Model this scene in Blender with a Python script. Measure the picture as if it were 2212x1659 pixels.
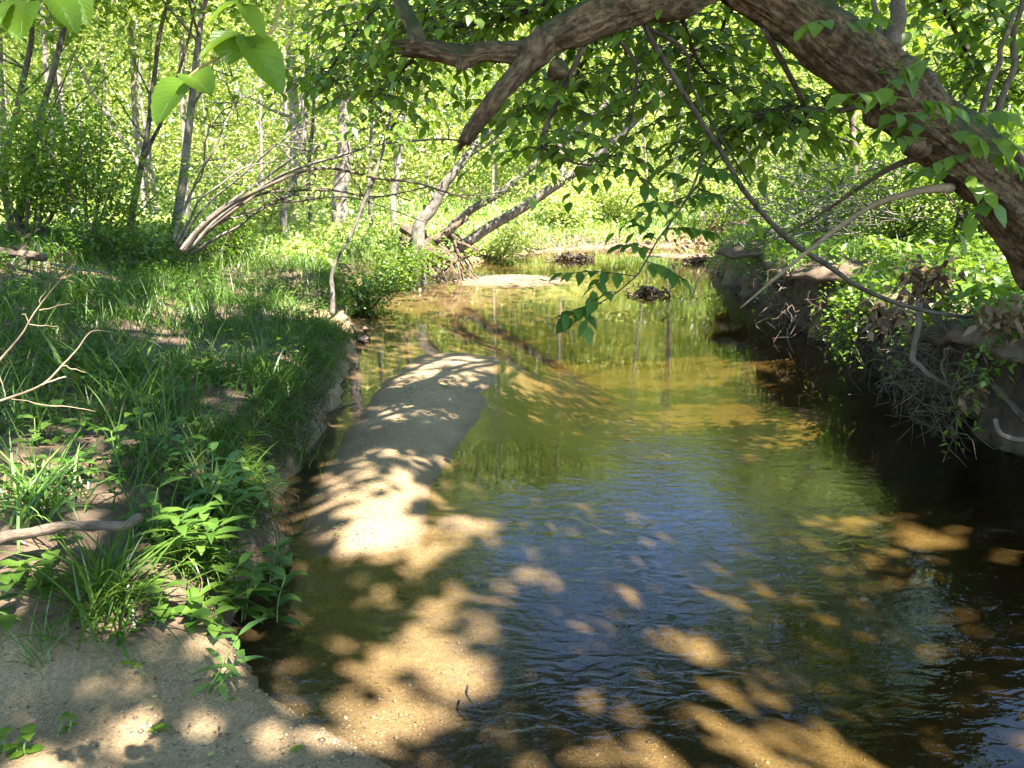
import bpy, math
import numpy as np
from mathutils import Vector

C = bpy.context.scene
for o in list(bpy.data.objects):
    bpy.data.objects.remove(o)

# ------------------------------------------------------------------ camera, sky, sun, exposure
EYE = 1.8
PITCH = math.radians(13.4)
FPX, CX, CY = 1737.0, 1106.0, 829.5            # focal length and centre in the 2212 px wide photograph
cam = bpy.data.cameras.new('camera')
cam.sensor_width = 36.0
cam.lens = 36.0 * FPX / 2212.0
cam.clip_start, cam.clip_end = 0.02, 600.0
camo = bpy.data.objects.new('camera', cam)
camo.location = (0, 0, EYE)
camo.rotation_euler = (math.pi / 2 - PITCH, 0, 0)
C.collection.objects.link(camo)
C.camera = camo

SUN = np.array([0.32, -0.45, 0.83]); SUN = SUN / np.linalg.norm(SUN)
elev = math.asin(SUN[2]); azim = math.atan2(SUN[0], SUN[1])
w = bpy.data.worlds.new('World'); C.world = w; w.use_nodes = True
nt = w.node_tree; nt.nodes.clear()
sky = nt.nodes.new('ShaderNodeTexSky'); sky.sky_type = 'NISHITA'; sky.sun_disc = False
sky.sun_elevation = elev; sky.sun_rotation = azim
sky.air_density = 1.0; sky.dust_density = 0.15; sky.ozone_density = 3.0
bg = nt.nodes.new('ShaderNodeBackground'); bg.inputs['Strength'].default_value = 0.118
wo = nt.nodes.new('ShaderNodeOutputWorld')
nt.links.new(sky.outputs[0], bg.inputs[0]); nt.links.new(bg.outputs[0], wo.inputs[0])
sl = bpy.data.lights.new('sun', 'SUN'); sl.energy = 5.0; sl.angle = math.radians(0.53); sl.color = (1.0, 0.95, 0.86)
so = bpy.data.objects.new('sun', sl); C.collection.objects.link(so)
so.rotation_euler = Vector(SUN.tolist()).to_track_quat('Z', 'Y').to_euler()
so.location = (6, -9, 18)
C.view_settings.view_transform = 'Standard'; C.view_settings.look = 'None'
C.view_settings.exposure = 3.0; C.view_settings.gamma = 1.0
C.render.engine = 'CYCLES'
cy = C.cycles
cy.max_bounces = 7; cy.diffuse_bounces = 4; cy.glossy_bounces = 3; cy.transmission_bounces = 4
cy.transparent_max_bounces = 8; cy.use_denoising = True; cy.caustics_reflective = False; cy.caustics_refractive = False
cy.sample_clamp_indirect = 6.0

RNG = np.random.default_rng(7)

# ------------------------------------------------------------------ pixel -> place helpers
def at(u, v, Y):
    a, b = (u - CX) / FPX, -(v - CY) / FPX
    d = np.array([a, math.cos(PITCH) + b * math.sin(PITCH), -math.sin(PITCH) + b * math.cos(PITCH)])
    return np.array([0, 0, EYE]) + d * (Y / d[1])
def gnd(u, v, z=0.0):
    a, b = (u - CX) / FPX, -(v - CY) / FPX
    d = np.array([a, math.cos(PITCH) + b * math.sin(PITCH), -math.sin(PITCH) + b * math.cos(PITCH)])
    return np.array([0, 0, EYE]) + d * ((z - EYE) / d[2])

# ------------------------------------------------------------------ noise
def _h(ix, iy, iz, s):
    n = np.sin(ix * 127.1 + iy * 311.7 + iz * 74.7 + s * 19.19) * 43758.5453
    return n - np.floor(n)
def vnoise(x, y, z=None, s=0):
    x = np.asarray(x, float); y = np.asarray(y, float)
    z = np.zeros_like(x) if z is None else np.asarray(z, float)
    ix, iy, iz = np.floor(x), np.floor(y), np.floor(z)
    fx, fy, fz = x - ix, y - iy, z - iz
    fx, fy, fz = fx * fx * (3 - 2 * fx), fy * fy * (3 - 2 * fy), fz * fz * (3 - 2 * fz)
    def L(k):
        a = _h(ix, iy, iz + k, s) * (1 - fx) + _h(ix + 1, iy, iz + k, s) * fx
        b = _h(ix, iy + 1, iz + k, s) * (1 - fx) + _h(ix + 1, iy + 1, iz + k, s) * fx
        return a * (1 - fy) + b * fy
    return L(0) * (1 - fz) + L(1) * fz
def fbm(x, y, s=0, o=3, z=None):
    r, a, t = 0, 1.0, 0
    for k in range(o):
        f = 2.03 ** k
        r = r + a * vnoise(np.asarray(x) * f, np.asarray(y) * f, None if z is None else np.asarray(z) * f, s + k * 3.7); t += a; a *= .5
    return r / t
def smooth(a, b, x):
    t = np.clip((x - a) / (b - a), 0, 1); return t * t * (3 - 2 * t)

# ------------------------------------------------------------------ mesh builder
class MB:
    def __init__(s):
        s.V, s.F3, s.F4, s.R, s.U, s.n = [], [], [], [], [], 0
        s.M3, s.M4 = [], []
    def add(s, V, f3=None, f4=None, r=None, uv=None, m=0):
        V = np.asarray(V, float).reshape(-1, 3); k = len(V)
        s.V.append(V)
        s.R.append(np.broadcast_to(0.5 if r is None else r, (k,)).astype(np.float32))
        s.U.append(np.zeros((k, 2), np.float32) if uv is None else np.asarray(uv, np.float32))
        if f3 is not None and len(f3): s.F3.append(np.asarray(f3, np.int64) + s.n); s.M3.append(np.full(len(f3), m))
        if f4 is not None and len(f4): s.F4.append(np.asarray(f4, np.int64) + s.n); s.M4.append(np.full(len(f4), m))
        s.n += k
    def mesh(s, name, mats, flat=False):
        me = bpy.data.meshes.new(name)
        V = np.concatenate(s.V).astype(np.float32)
        f3 = np.concatenate(s.F3) if s.F3 else np.zeros((0, 3), np.int64)
        f4 = np.concatenate(s.F4) if s.F4 else np.zeros((0, 4), np.int64)
        mi = np.concatenate(s.M3 + s.M4).astype(np.int32)
        loops = np.concatenate([f3.ravel(), f4.ravel()]).astype(np.int32)
        tot = np.concatenate([np.full(len(f3), 3), np.full(len(f4), 4)]).astype(np.int32)
        st = np.concatenate([[0], np.cumsum(tot)[:-1]]).astype(np.int32)
        me.vertices.add(len(V)); me.vertices.foreach_set('co', V.ravel())
        me.loops.add(len(loops)); me.loops.foreach_set('vertex_index', loops)
        me.polygons.add(len(tot)); me.polygons.foreach_set('loop_start', st); me.polygons.foreach_set('loop_total', tot)
        me.polygons.foreach_set('material_index', mi)
        me.polygons.foreach_set('use_smooth', np.full(len(tot), not flat))
        a = me.attributes.new('rnd', 'FLOAT', 'POINT'); a.data.foreach_set('value', np.concatenate(s.R))
        b = me.attributes.new('tuv', 'FLOAT2', 'POINT'); b.data.foreach_set('vector', np.concatenate(s.U).ravel())
        for m in (mats if isinstance(mats, (list, tuple)) else [mats]): me.materials.append(m)
        me.update(); me.validate()
        return me
    def build(s, name, mats, parent=None, flat=False, loc=None):
        o = bpy.data.objects.new(name, s.mesh(name, mats, flat)); C.collection.objects.link(o)
        if parent is not None:
            o.parent = parent; o.matrix_parent_inverse.identity()
            o.location = -np.array(parent.location)      # meshes are written in world metres
        if loc is not None: o.location = loc
        return o

def tag(o, label=None, cat=None, group=None, kind=None):
    if label: o['label'] = label
    if cat: o['category'] = cat
    if group: o['group'] = group
    if kind: o['kind'] = kind
    return o
def thing(name, loc, label, cat, group=None):
    o = bpy.data.objects.new(name, None); C.collection.objects.link(o)
    o.location = [float(a) for a in loc]; o.empty_display_size = .1
    return tag(o, label, cat, group)

def spline(P, n=8):
    P = np.asarray(P, float); Q = np.vstack([2 * P[0] - P[1], P, 2 * P[-1] - P[-2]]); out = []
    for i in range(1, len(Q) - 2):
        p0, p1, p2, p3 = Q[i - 1], Q[i], Q[i + 1], Q[i + 2]
        for t in np.linspace(0, 1, n, endpoint=False):
            out.append(.5 * ((2 * p1) + (-p0 + p2) * t + (2 * p0 - 5 * p1 + 4 * p2 - p3) * t * t + (-p0 + 3 * p1 - 3 * p2 + p3) * t ** 3))
    out.append(P[-1]); return np.array(out)

def tube(mb, P, r0, r1=None, seg=7, n=6, rough=0.0, wob=0.0, m=0, smoothp=True, rr=None, pw=1.0, rnd=0.5, cap=True, ridge=0.0):
    """tapered tube along the points P (radius r0 -> r1, or rr per input point)"""
    P = np.asarray(P, float)
    ctrl = len(P)
    if smoothp and len(P) > 2:
        Q = spline(P, n)
    else:
        Q = np.array([P[0] + (P[-1] - P[0]) * t for t in np.linspace(0, 1, max(2, n))]) if len(P) == 2 else P
    k = len(Q); t = np.linspace(0, 1, k)
    if rr is not None:
        R = np.interp(t * (ctrl - 1), np.arange(ctrl), rr)
    else:
        R = r0 + ((r0 if r1 is None else r1) - r0) * t ** pw
    if wob:
        s = RNG.random() * 99
        Q = Q + wob * (np.stack([vnoise(t * 6, t * 0 + s, s=j) for j in range(3)], 1) - .5) * np.minimum(1, 4 * t)[:, None]
    T = np.gradient(Q, axis=0); T /= np.linalg.norm(T, axis=1, keepdims=True) + 1e-9
    a = np.array([0, 0, 1.]) if abs(T[0, 2]) < .9 else np.array([1., 0, 0])
    N = np.cross(T[0], a); N /= np.linalg.norm(N)
    Ns = [N]
    for i in range(1, k):
        N = Ns[-1] - T[i] * np.dot(Ns[-1], T[i]); N /= np.linalg.norm(N) + 1e-9; Ns.append(N)
    Ns = np.array(Ns); B = np.cross(T, Ns)
    ang = np.linspace(0, 2 * np.pi, seg + 1)
    ca, sa = np.cos(ang), np.sin(ang)
    Rm = np.repeat(R[:, None], seg + 1, 1)
    dl = np.concatenate([[0], np.cumsum(np.linalg.norm(np.diff(Q, axis=0), axis=1))])
    if rough:
        s = RNG.random() * 50
        X = Q[:, None, :] + (Ns[:, None] * ca[None, :, None] + B[:, None] * sa[None, :, None]) * Rm[:, :, None]
        ns = fbm(X[..., 0] / (2.2 * R.mean()) + s, X[..., 1] / (2.2 * R.mean()), z=X[..., 2] / (2.2 * R.mean()), o=3)
        Rm = Rm * (1 + rough * (ns - .5) * 2)
    if ridge:
        tw = ang[None] + dl[:, None] * .25
        kx, ky, kz = np.cos(tw) * 3.4, np.sin(tw) * 3.4, np.broadcast_to(dl[:, None] * 1.5, Rm.shape)
        rg = np.abs(fbm(kx, ky, z=kz, o=2, s=3) - .5) * 2; rg2 = np.abs(fbm(kx * 2.3, ky * 2.3, z=kz * 2.2, o=2, s=8) - .5) * 2
        Rm = Rm + ridge * (np.minimum(rg * 2.2, 1) - .7) + ridge * .6 * (np.minimum(rg2 * 2.2, 1) - .7)
    V = Q[:, None, :] + (Ns[:, None] * ca[None, :, None] + B[:, None] * sa[None, :, None]) * Rm[:, :, None]
    uv = np.stack([np.broadcast_to(ang[None] * R.mean(), (k, seg + 1)), np.broadcast_to(dl[:, None], (k, seg + 1))], -1)
    i, j = np.meshgrid(np.arange(k - 1), np.arange(seg), indexing='ij')
    f = np.stack([i * (seg + 1) + j, i * (seg + 1) + j + 1, (i + 1) * (seg + 1) + j + 1, (i + 1) * (seg + 1) + j], -1).reshape(-1, 4)
    V = V.reshape(-1, 3); uv = uv.reshape(-1, 2)
    f3 = []
    if cap:
        b = len(V); V = np.vstack([V, Q[0], Q[-1] + T[-1] * R[-1] * .4]); uv = np.vstack([uv, [[0, 0], [0, dl[-1]]]])
        e = (k - 1) * (seg + 1)
        f3 = [[b, q + 1, q] for q in range(seg)] + [[b + 1, e + q, e + q + 1] for q in range(seg)]
    mb.add(V, f3, f, rnd, uv, m)
    return Q

# leaf outlines: (side, along, lift)
_rh_v = np.array([[0, 0, 0], [.5, .42, .10], [0, 1, -.04], [-.5, .42, .10]]); _rh_f = np.array([[0, 1, 2], [0, 2, 3]])
_ov_v = np.array([[0, 0, 0], [0, .3, 0], [0, .66, -.02], [0, 1, -.12],
                  [.36, .17, .05], [.5, .43, .08], [.31, .74, .03], [-.36, .17, .05], [-.5, .43, .08], [-.31, .74, .03]])
_ov_f = np.array([[0, 4, 1], [1, 4, 5], [1, 5, 2], [2, 5, 6], [2, 6, 3], [0, 1, 7], [1, 8, 7], [1, 2, 8], [2, 9, 8], [2, 3, 9]])
TPL = {'r': (_rh_v, _rh_f), 'o': (_ov_v, _ov_f)}
def unit(a): return a / (np.linalg.norm(a, axis=-1, keepdims=True) + 1e-9)
def leaves(mb, P, D, N, L, W, tpl='r', droop=0.0, r=None, m=0):
    P, D, N = np.asarray(P, float).reshape(-1, 3), unit(np.asarray(D, float).reshape(-1, 3)), np.asarray(N, float).reshape(-1, 3)
    n = len(P)
    if n == 0: return
    S = unit(np.cross(D, N)); N = np.cross(S, D)
    L = np.broadcast_to(L, (n,)); W = np.broadcast_to(W, (n,))
    T, F = TPL[tpl]; k = len(T)
    V = (P[:, None] + S[:, None] * (T[None, :, 0:1] * W[:, None, None]) + D[:, None] * (T[None, :, 1:2] * L[:, None, None])
         + N[:, None] * (T[None, :, 2:3] * W[:, None, None]))
    if droop:
        V[:, :, 2] -= droop * (T[None, :, 1] ** 2) * L[:, None]
    r = RNG.random(n) if r is None else np.broadcast_to(r, (n,))
    mb.add(V.reshape(-1, 3), (F[None] + (np.arange(n) * k)[:, None, None]).reshape(-1, 3), None, np.repeat(r, k), None, m)
def rdir(n, zlo=-1, zhi=1):
    a = RNG.random(n) * 2 * np.pi; z = RNG.uniform(zlo, zhi, n); q = np.sqrt(np.maximum(0, 1 - z * z))
    return np.stack([q * np.cos(a), q * np.sin(a), z], 1)
def soup(mb, P, L, W, tpl='r', tilt=.8, droop=0.15, r=None, m=0):
    """loose leaves: outward-hanging, roughly facing the sky with a spread 'tilt'"""
    n = len(P)
    D = rdir(n, -.75, .35); N = unit(np.array([0, 0, 1.]) + tilt * rdir(n))
    leaves(mb, P, D, N, L * RNG.uniform(.65, 1.25, n), W * RNG.uniform(.65, 1.25, n), tpl, droop, r, m)

def blades(mb, P, L, W, bend=.7, upr=.25, r=None, m=0, seg=4, azim=None):
    """grass blades: bent tapering ribbons"""
    P = np.asarray(P, float); n = len(P)
    if n == 0: return
    az = RNG.random(n) * 2 * np.pi if azim is None else azim
    L = np.broadcast_to(L, (n,)) * RNG.uniform(.6, 1.2, n); W = np.broadcast_to(W, (n,)) * RNG.uniform(.7, 1.2, n)
    b = bend * RNG.uniform(.4, 1.5, n); th0 = upr * RNG.uniform(.2, 1.8, n)
    out = np.stack([np.cos(az), np.sin(az), np.zeros(n)], 1)
    tw = az + RNG.normal(0, .5, n)
    side = np.stack([-np.sin(tw), np.cos(tw), np.zeros(n)], 1)
    t = np.linspace(0, 1, seg + 1); pos = P.copy(); rows = []
    for k in range(seg + 1):
        wk = W * (1 - t[k] ** 2.2) * (.6 + .8 * min(1, t[k] * 3) * .5) + .0004
        rows.append(pos - side * wk[:, None] / 2); rows.append(pos + side * wk[:, None] / 2)
        th = th0 + b * 2 * (t[k] + .5 / seg)
        d = out * np.sin(th)[:, None] + np.array([0, 0, 1.]) * np.cos(th)[:, None]
        pos = pos + d * (L / seg)[:, None]
    V = np.stack(rows, 1); k2 = 2 * (seg + 1)
    f = np.array([[2 * k, 2 * k + 1, 2 * k + 3, 2 * k + 2] for k in range(seg)])
    r = RNG.random(n) if r is None else np.broadcast_to(r, (n,))
    mb.add(V.reshape(-1, 3), None, (f[None] + (np.arange(n) * k2)[:, None, None]).reshape(-1, 4), np.repeat(r, k2), None, m)

# ------------------------------------------------------------------ materials
def nodes(name):
    m = bpy.data.materials.new(name); m.use_nodes = True
    t = m.node_tree; t.nodes.clear()
    out = t.nodes.new('ShaderNodeOutputMaterial')
    return m, t, out
def N(t, typ, **kw):
    n = t.nodes.new(typ)
    for k, v in kw.items():
        if k.startswith('i_'): n.inputs[k[2:].replace('_', ' ')].default_value = v
        elif k.startswith('n_'): n.inputs[int(k[2:])].default_value = v
        else: setattr(n, k, v)
    return n
def ramp(t, stops, fac=None):
    n = t.nodes.new('ShaderNodeValToRGB'); e = n.color_ramp.elements
    while len(e) > 1: e.remove(e[-1])
    e[0].position, e[0].color = stops[0][0], (*stops[0][1], 1)
    for p, c in stops[1:]:
        x = e.new(p); x.color = (*c, 1)
    if fac is not None: t.links.new(fac, n.inputs[0])
    return n
def leafmat(name, c0, c1, c2, trans=.5, gloss=.06, tint=(1.25, 1.15, .45), rough=.42):
    m, t, out = nodes(name)
    a = N(t, 'ShaderNodeAttribute', attribute_name='rnd')
    rp = ramp(t, [(0, c0), (.5, c1), (1, c2)], a.outputs['Fac'])
    g = N(t, 'ShaderNodeTexCoord'); nz = N(t, 'ShaderNodeTexNoise', i_Scale=60.0, i_Detail=2.0)
    t.links.new(g.outputs['Object'], nz.inputs['Vector'])
    mx = N(t, 'ShaderNodeMix', data_type='RGBA', blend_type='MULTIPLY'); mx.inputs[0].default_value = .35
    t.links.new(rp.outputs[0], mx.inputs[6]); t.links.new(nz.outputs['Fac'], mx.inputs[7])
    br = N(t, 'ShaderNodeMix', data_type='RGBA', blend_type='MULTIPLY'); br.inputs[0].default_value = 1; br.inputs[7].default_value = (*tint, 1)
    t.links.new(mx.outputs[2], br.inputs[6])
    d = N(t, 'ShaderNodeBsdfDiffuse'); tr = N(t, 'ShaderNodeBsdfTranslucent')
    t.links.new(mx.outputs[2], d.inputs[0]); t.links.new(br.outputs[2], tr.inputs[0])
    s = N(t, 'ShaderNodeMixShader'); s.inputs[0].default_value = trans
    t.links.new(d.outputs[0], s.inputs[1]); t.links.new(tr.outputs[0], s.inputs[2])
    gl = N(t, 'ShaderNodeBsdfGlossy', i_Roughness=rough)
    s2 = N(t, 'ShaderNodeMixShader'); s2.inputs[0].default_value = gloss
    t.links.new(s.outputs[0], s2.inputs[1]); t.links.new(gl.outputs[0], s2.inputs[2]); t.links.new(s2.outputs[0], out.inputs[0])
    return m
def barkmat(name, dark, mid, pale, ridge=9.0, along=2.2, bump=.012, pale_at=.66, moss=None):
    m, t, out = nodes(name)
    a = N(t, 'ShaderNodeAttribute', attribute_name='tuv'); g = N(t, 'ShaderNodeTexCoord')
    mp = N(t, 'ShaderNodeMapping'); mp.inputs['Scale'].default_value = (ridge, along, 1)
    t.links.new(a.outputs['Vector'], mp.inputs['Vector'])
    n1 = N(t, 'ShaderNodeTexNoise', i_Scale=4.0, i_Detail=5.0, i_Roughness=.65, i_Distortion=.6); t.links.new(mp.outputs[0], n1.inputs['Vector'])
    n2 = N(t, 'ShaderNodeTexNoise', i_Scale=9.0, i_Detail=4.0); t.links.new(g.outputs['Object'], n2.inputs['Vector'])
    add = N(t, 'ShaderNodeMath', operation='MULTIPLY_ADD'); add.inputs[1].default_value = .45
    t.links.new(n2.outputs['Fac'], add.inputs[0])
    sc = N(t, 'ShaderNodeMath', operation='MULTIPLY'); sc.inputs[1].default_value = .72
    t.links.new(n1.outputs['Fac'], sc.inputs[0]); t.links.new(sc.outputs[0], add.inputs[2])
    rp = ramp(t, [(.38, dark), (.52, mid), (pale_at, pale), (.9, pale)], add.outputs[0])
    col = rp.outputs[0]
    if moss:
        n3 = N(t, 'ShaderNodeTexNoise', i_Scale=2.3, i_Detail=5.0); t.links.new(g.outputs['Object'], n3.inputs['Vector'])
        geo = N(t, 'ShaderNodeNewGeometry'); sx = N(t, 'ShaderNodeSeparateXYZ'); t.links.new(geo.outputs['Normal'], sx.inputs[0])
        ma = N(t, 'ShaderNodeMath', operation='MULTIPLY_ADD'); ma.inputs[1].default_value = .22; t.links.new(sx.outputs[2], ma.inputs[0]); t.links.new(n3.outputs['Fac'], ma.inputs[2])
        r3 = ramp(t, [(.55, (0, 0, 0)), (.68, (.8, .8, .8))], ma.outputs[0])
        mx = N(t, 'ShaderNodeMix', data_type='RGBA'); t.links.new(r3.outputs[0], mx.inputs[0]); t.links.new(col, mx.inputs[6]); mx.inputs[7].default_value = (*moss, 1)
        col = mx.outputs[2]
    b = N(t, 'ShaderNodeBump', i_Strength=1.0, i_Distance=bump); t.links.new(add.outputs[0], b.inputs['Height'])
    p = N(t, 'ShaderNodeBsdfPrincipled', i_Roughness=.9); p.inputs['Specular IOR Level'].default_value = .2
    t.links.new(col, p.inputs['Base Color']); t.links.new(b.outputs[0], p.inputs['Normal']); t.links.new(p.outputs[0], out.inputs[0])
    return m
def drymat(name, c0, c1, c2):
    return leafmat(name, c0, c1, c2, trans=.25, gloss=.03, tint=(1, .9, .7))

M = {}
M['leaf_far'] = leafmat('leaf_sunlit_woods', (.28, .37, .085), (.38, .46, .125), (.48, .53, .21), .5, .03, (1.22, 1.17, .7))  # pale leaf copy: strong sun and distance haze put into the colour
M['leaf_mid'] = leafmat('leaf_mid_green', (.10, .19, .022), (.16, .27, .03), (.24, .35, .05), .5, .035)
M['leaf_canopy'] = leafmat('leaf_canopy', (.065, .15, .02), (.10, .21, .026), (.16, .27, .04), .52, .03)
M['leaf_near'] = leafmat('leaf_near', (.13, .25, .02), (.17, .30, .028), (.23, .35, .035), .6, .02, (1.4, 1.2, .3))
M['herb'] = leafmat('leaf_herb', (.05, .115, .015), (.085, .17, .022), (.14, .24, .034), .42, .03)  # toned down: the bank's shade is put into the herb colour
M['grass'] = leafmat('grass_blade', (.05, .115, .014), (.085, .165, .02), (.14, .23, .032), .42, .03)  # darker grass copy, with the bank's shade put into the colour
M['grass_lit'] = leafmat('grass_sun_tone', (.09, .2, .03), (.14, .28, .04), (.22, .34, .07), .45, .06)  # lighter grass copy, with sunlight put into the colour
M['dry'] = drymat('dry_leaf', (.10, .055, .03), (.2, .12, .065), (.34, .23, .14))
M['litter'] = drymat('litter_leaf', (.07, .04, .024), (.14, .085, .05), (.26, .17, .10))
def vein_leaf():
    m = M['leaf_near']; t = m.node_tree
    a = N(t, 'ShaderNodeAttribute', attribute_name='tuv'); sp = N(t, 'ShaderNodeSeparateXYZ'); t.links.new(a.outputs['Vector'], sp.inputs[0])
    ab = N(t, 'ShaderNodeMath', operation='ABSOLUTE'); t.links.new(sp.outputs[0], ab.inputs[0])
    k = N(t, 'ShaderNodeMath', operation='MULTIPLY_ADD'); k.inputs[1].default_value = -.32; t.links.new(ab.outputs[0], k.inputs[0]); t.links.new(sp.outputs[1], k.inputs[2])
    q = N(t, 'ShaderNodeMath', operation='MULTIPLY'); q.inputs[1].default_value = 8.0; t.links.new(k.outputs[0], q.inputs[0])
    f = N(t, 'ShaderNodeMath', operation='PINGPONG'); f.inputs[1].default_value = .5; t.links.new(q.outputs[0], f.inputs[0])
    r = ramp(t, [(0, (1, 1, 1)), (.10, (.25, .25, .25)), (.2, (0, 0, 0))], f.outputs[0])
    b = N(t, 'ShaderNodeBump', i_Strength=.35, i_Distance=.0015); t.links.new(r.outputs[0], b.inputs['Height'])
    for n in t.nodes:
        if n.type in ('BSDF_DIFFUSE', 'BSDF_TRANSLUCENT', 'BSDF_GLOSSY'): t.links.new(b.outputs[0], n.inputs['Normal'])
        if n.type == 'BSDF_TRANSLUCENT':
            src = n.inputs[0].links[0].from_socket; mx = N(t, 'ShaderNodeMix', data_type='RGBA', blend_type='MULTIPLY'); t.links.new(r.outputs[0], mx.inputs[0])
            t.links.new(src, mx.inputs[6]); mx.inputs[7].default_value = (.86, .9, .8, 1); t.links.new(mx.outputs[2], n.inputs[0])
vein_leaf()
M['yellow'] = drymat('yellow_leaf', (.38, .33, .07), (.5, .42, .12), (.45, .5, .2))
M['bark_big'] = barkmat('bark_furrowed', (.016, .009, .005), (.066, .039, .021), (.20, .135, .080), 13, 4.5, .035, .70, moss=(.03, .045, .014))
M['bark_dark'] = barkmat('bark_dark', (.02, .015, .011), (.05, .038, .028), (.12, .095, .07), 22, 5, .006)
M['bark_grey'] = barkmat('bark_grey', (.035, .028, .022), (.09, .074, .058), (.18, .155, .13), 14, 3, .008)
M['bark_pale'] = barkmat('bark_pale', (.065, .05, .041), (.13, .105, .088), (.215, .18, .15), 14, 3, .006)
M['twig'] = barkmat('twig_brown', (.03, .021, .015), (.075, .054, .038), (.15, .11, .08), 60, 8, .002)
M['twig_pale'] = barkmat('twig_tan', (.12, .078, .045), (.22, .15, .09), (.34, .25, .165), 60, 8, .002)
M['root'] = barkmat('root_brown', (.02, .013, .009), (.055, .037, .025), (.13, .095, .065), 40, 6, .004)
M['white_wood'] = barkmat('bleached_wood', (.045, .034, .025), (.09, .07, .052), (.16, .13, .10), 40, 5, .003)
M['stem_green'] = barkmat('stem_green', (.06, .1, .02), (.11, .17, .04), (.18, .24, .07), 60, 8, .001)
M['stem_red'] = barkmat('stem_reddish', (.12, .07, .03), (.2, .14, .05), (.28, .22, .08), 60, 8, .001)

# ground: sand, soil and wet sand chosen by vertex attributes
def ground_mat():
    m, t, out = nodes('creek_ground')
    g = N(t, 'ShaderNodeTexCoord'); P = g.outputs['Object']
    sa = N(t, 'ShaderNodeAttribute', attribute_name='sand'); wet = N(t, 'ShaderNodeAttribute', attribute_name='wet'); gr = N(t, 'ShaderNodeAttribute', attribute_name='green')
    big = N(t, 'ShaderNodeTexNoise', i_Scale=1.6, i_Detail=6.0, i_Roughness=.6); t.links.new(P, big.inputs['Vector'])
    grain = N(t, 'ShaderNodeTexNoise', i_Scale=130.0, i_Detail=3.0); t.links.new(P, grain.inputs['Vector'])
    vor = N(t, 'ShaderNodeTexVoronoi', i_Scale=75.0); t.links.new(P, vor.inputs['Vector'])
    s1 = ramp(t, [(.3, (.175, .120, .066)), (.5, (.235, .166, .093)), (.72, (.30, .222, .132))], big.outputs['Fac'])
    g1 = ramp(t, [(.25, (.45, .42, .4)), (.5, (1, 1, 1)), (.8, (1.35, 1.32, 1.25))], grain.outputs['Fac'])
    mu = N(t, 'ShaderNodeMix', data_type='RGBA', blend_type='MULTIPLY'); mu.inputs[0].default_value = .75
    t.links.new(s1.outputs[0], mu.inputs[6]); t.links.new(g1.outputs[0], mu.inputs[7])
    pb = ramp(t, [(0, (.30, .24, .2)), (.45, (.75, .7, .62)), (1, (1.35, 1.2, 1.0))], vor.outputs['Color'])
    mu2 = N(t, 'ShaderNodeMix', data_type='RGBA', blend_type='MULTIPLY'); mu2.inputs[0].default_value = .38
    t.links.new(mu.outputs[2], mu2.inputs[6]); t.links.new(pb.outputs[0], mu2.inputs[7])
    so1 = N(t, 'ShaderNodeTexNoise', i_Scale=7.0, i_Detail=8.0, i_Roughness=.7); t.links.new(P, so1.inputs['Vector'])
    soil = ramp(t, [(.3, (.045, .029, .018)), (.5, (.10, .067, .043)), (.72, (.18, .126, .084))], so1.outputs['Fac'])
    green = ramp(t, [(.3, (.05, .06, .02)), (.55, (.10, .14, .03)), (.75, (.16, .2, .05))], so1.outputs['Fac'])
    a = N(t, 'ShaderNodeMix', data_type='RGBA'); t.links.new(gr.outputs['Fac'], a.inputs[0]); t.links.new(soil.outputs[0], a.inputs[6]); t.links.new(green.outputs[0], a.inputs[7])
    # noisy edge between sand and soil
    ad = N(t, 'ShaderNodeMath', operation='MULTIPLY_ADD'); ad.inputs[1].default_value = .6; t.links.new(so1.outputs['Fac'], ad.inputs[0]); t.links.new(sa.outputs['Fac'], ad.inputs[2])
    er = ramp(t, [(.62, (0, 0, 0)), (.92, (1, 1, 1))], ad.outputs[0])
    b = N(t, 'ShaderNodeMix', data_type='RGBA'); t.links.new(er.outputs[0], b.inputs[0]); t.links.new(a.outputs[2], b.inputs[6]); t.links.new(mu2.outputs[2], b.inputs[7])
    wr = ramp(t, [(0, (1, 1, 1)), (1, (.40, .36, .30))], wet.outputs['Fac'])
    c = N(t, 'ShaderNodeMix', data_type='RGBA', blend_type='MULTIPLY'); c.inputs[0].default_value = 1
    t.links.new(b.outputs[2], c.inputs[6]); t.links.new(wr.outputs[0], c.inputs[7])
    hb = N(t, 'ShaderNodeMath', operation='MULTIPLY_ADD'); hb.inputs[1].default_value = .35; t.links.new(grain.outputs['Fac'], hb.inputs[0]); t.links.new(so1.outputs['Fac'], hb.inputs[2])
    bp = N(t, 'ShaderNodeBump', i_Strength=.9, i_Distance=.02); t.links.new(hb.outputs[0], bp.inputs['Height'])
    rg = N(t, 'ShaderNodeMapRange'); rg.inputs[3].default_value = .92; rg.inputs[4].default_value = .5; t.links.new(wet.outputs['Fac'], rg.inputs[0])
    p = N(t, 'ShaderNodeBsdfPrincipled'); p.inputs['Specular IOR Level'].default_value = .3
    t.links.new(rg.outputs[0], p.inputs['Roughness']); t.links.new(c.outputs[2], p.inputs['Base Color']); t.links.new(bp.outputs[0], p.inputs['Normal']); t.links.new(p.outputs[0], out.inputs[0])
    return m
M['ground'] = ground_mat()

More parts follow.
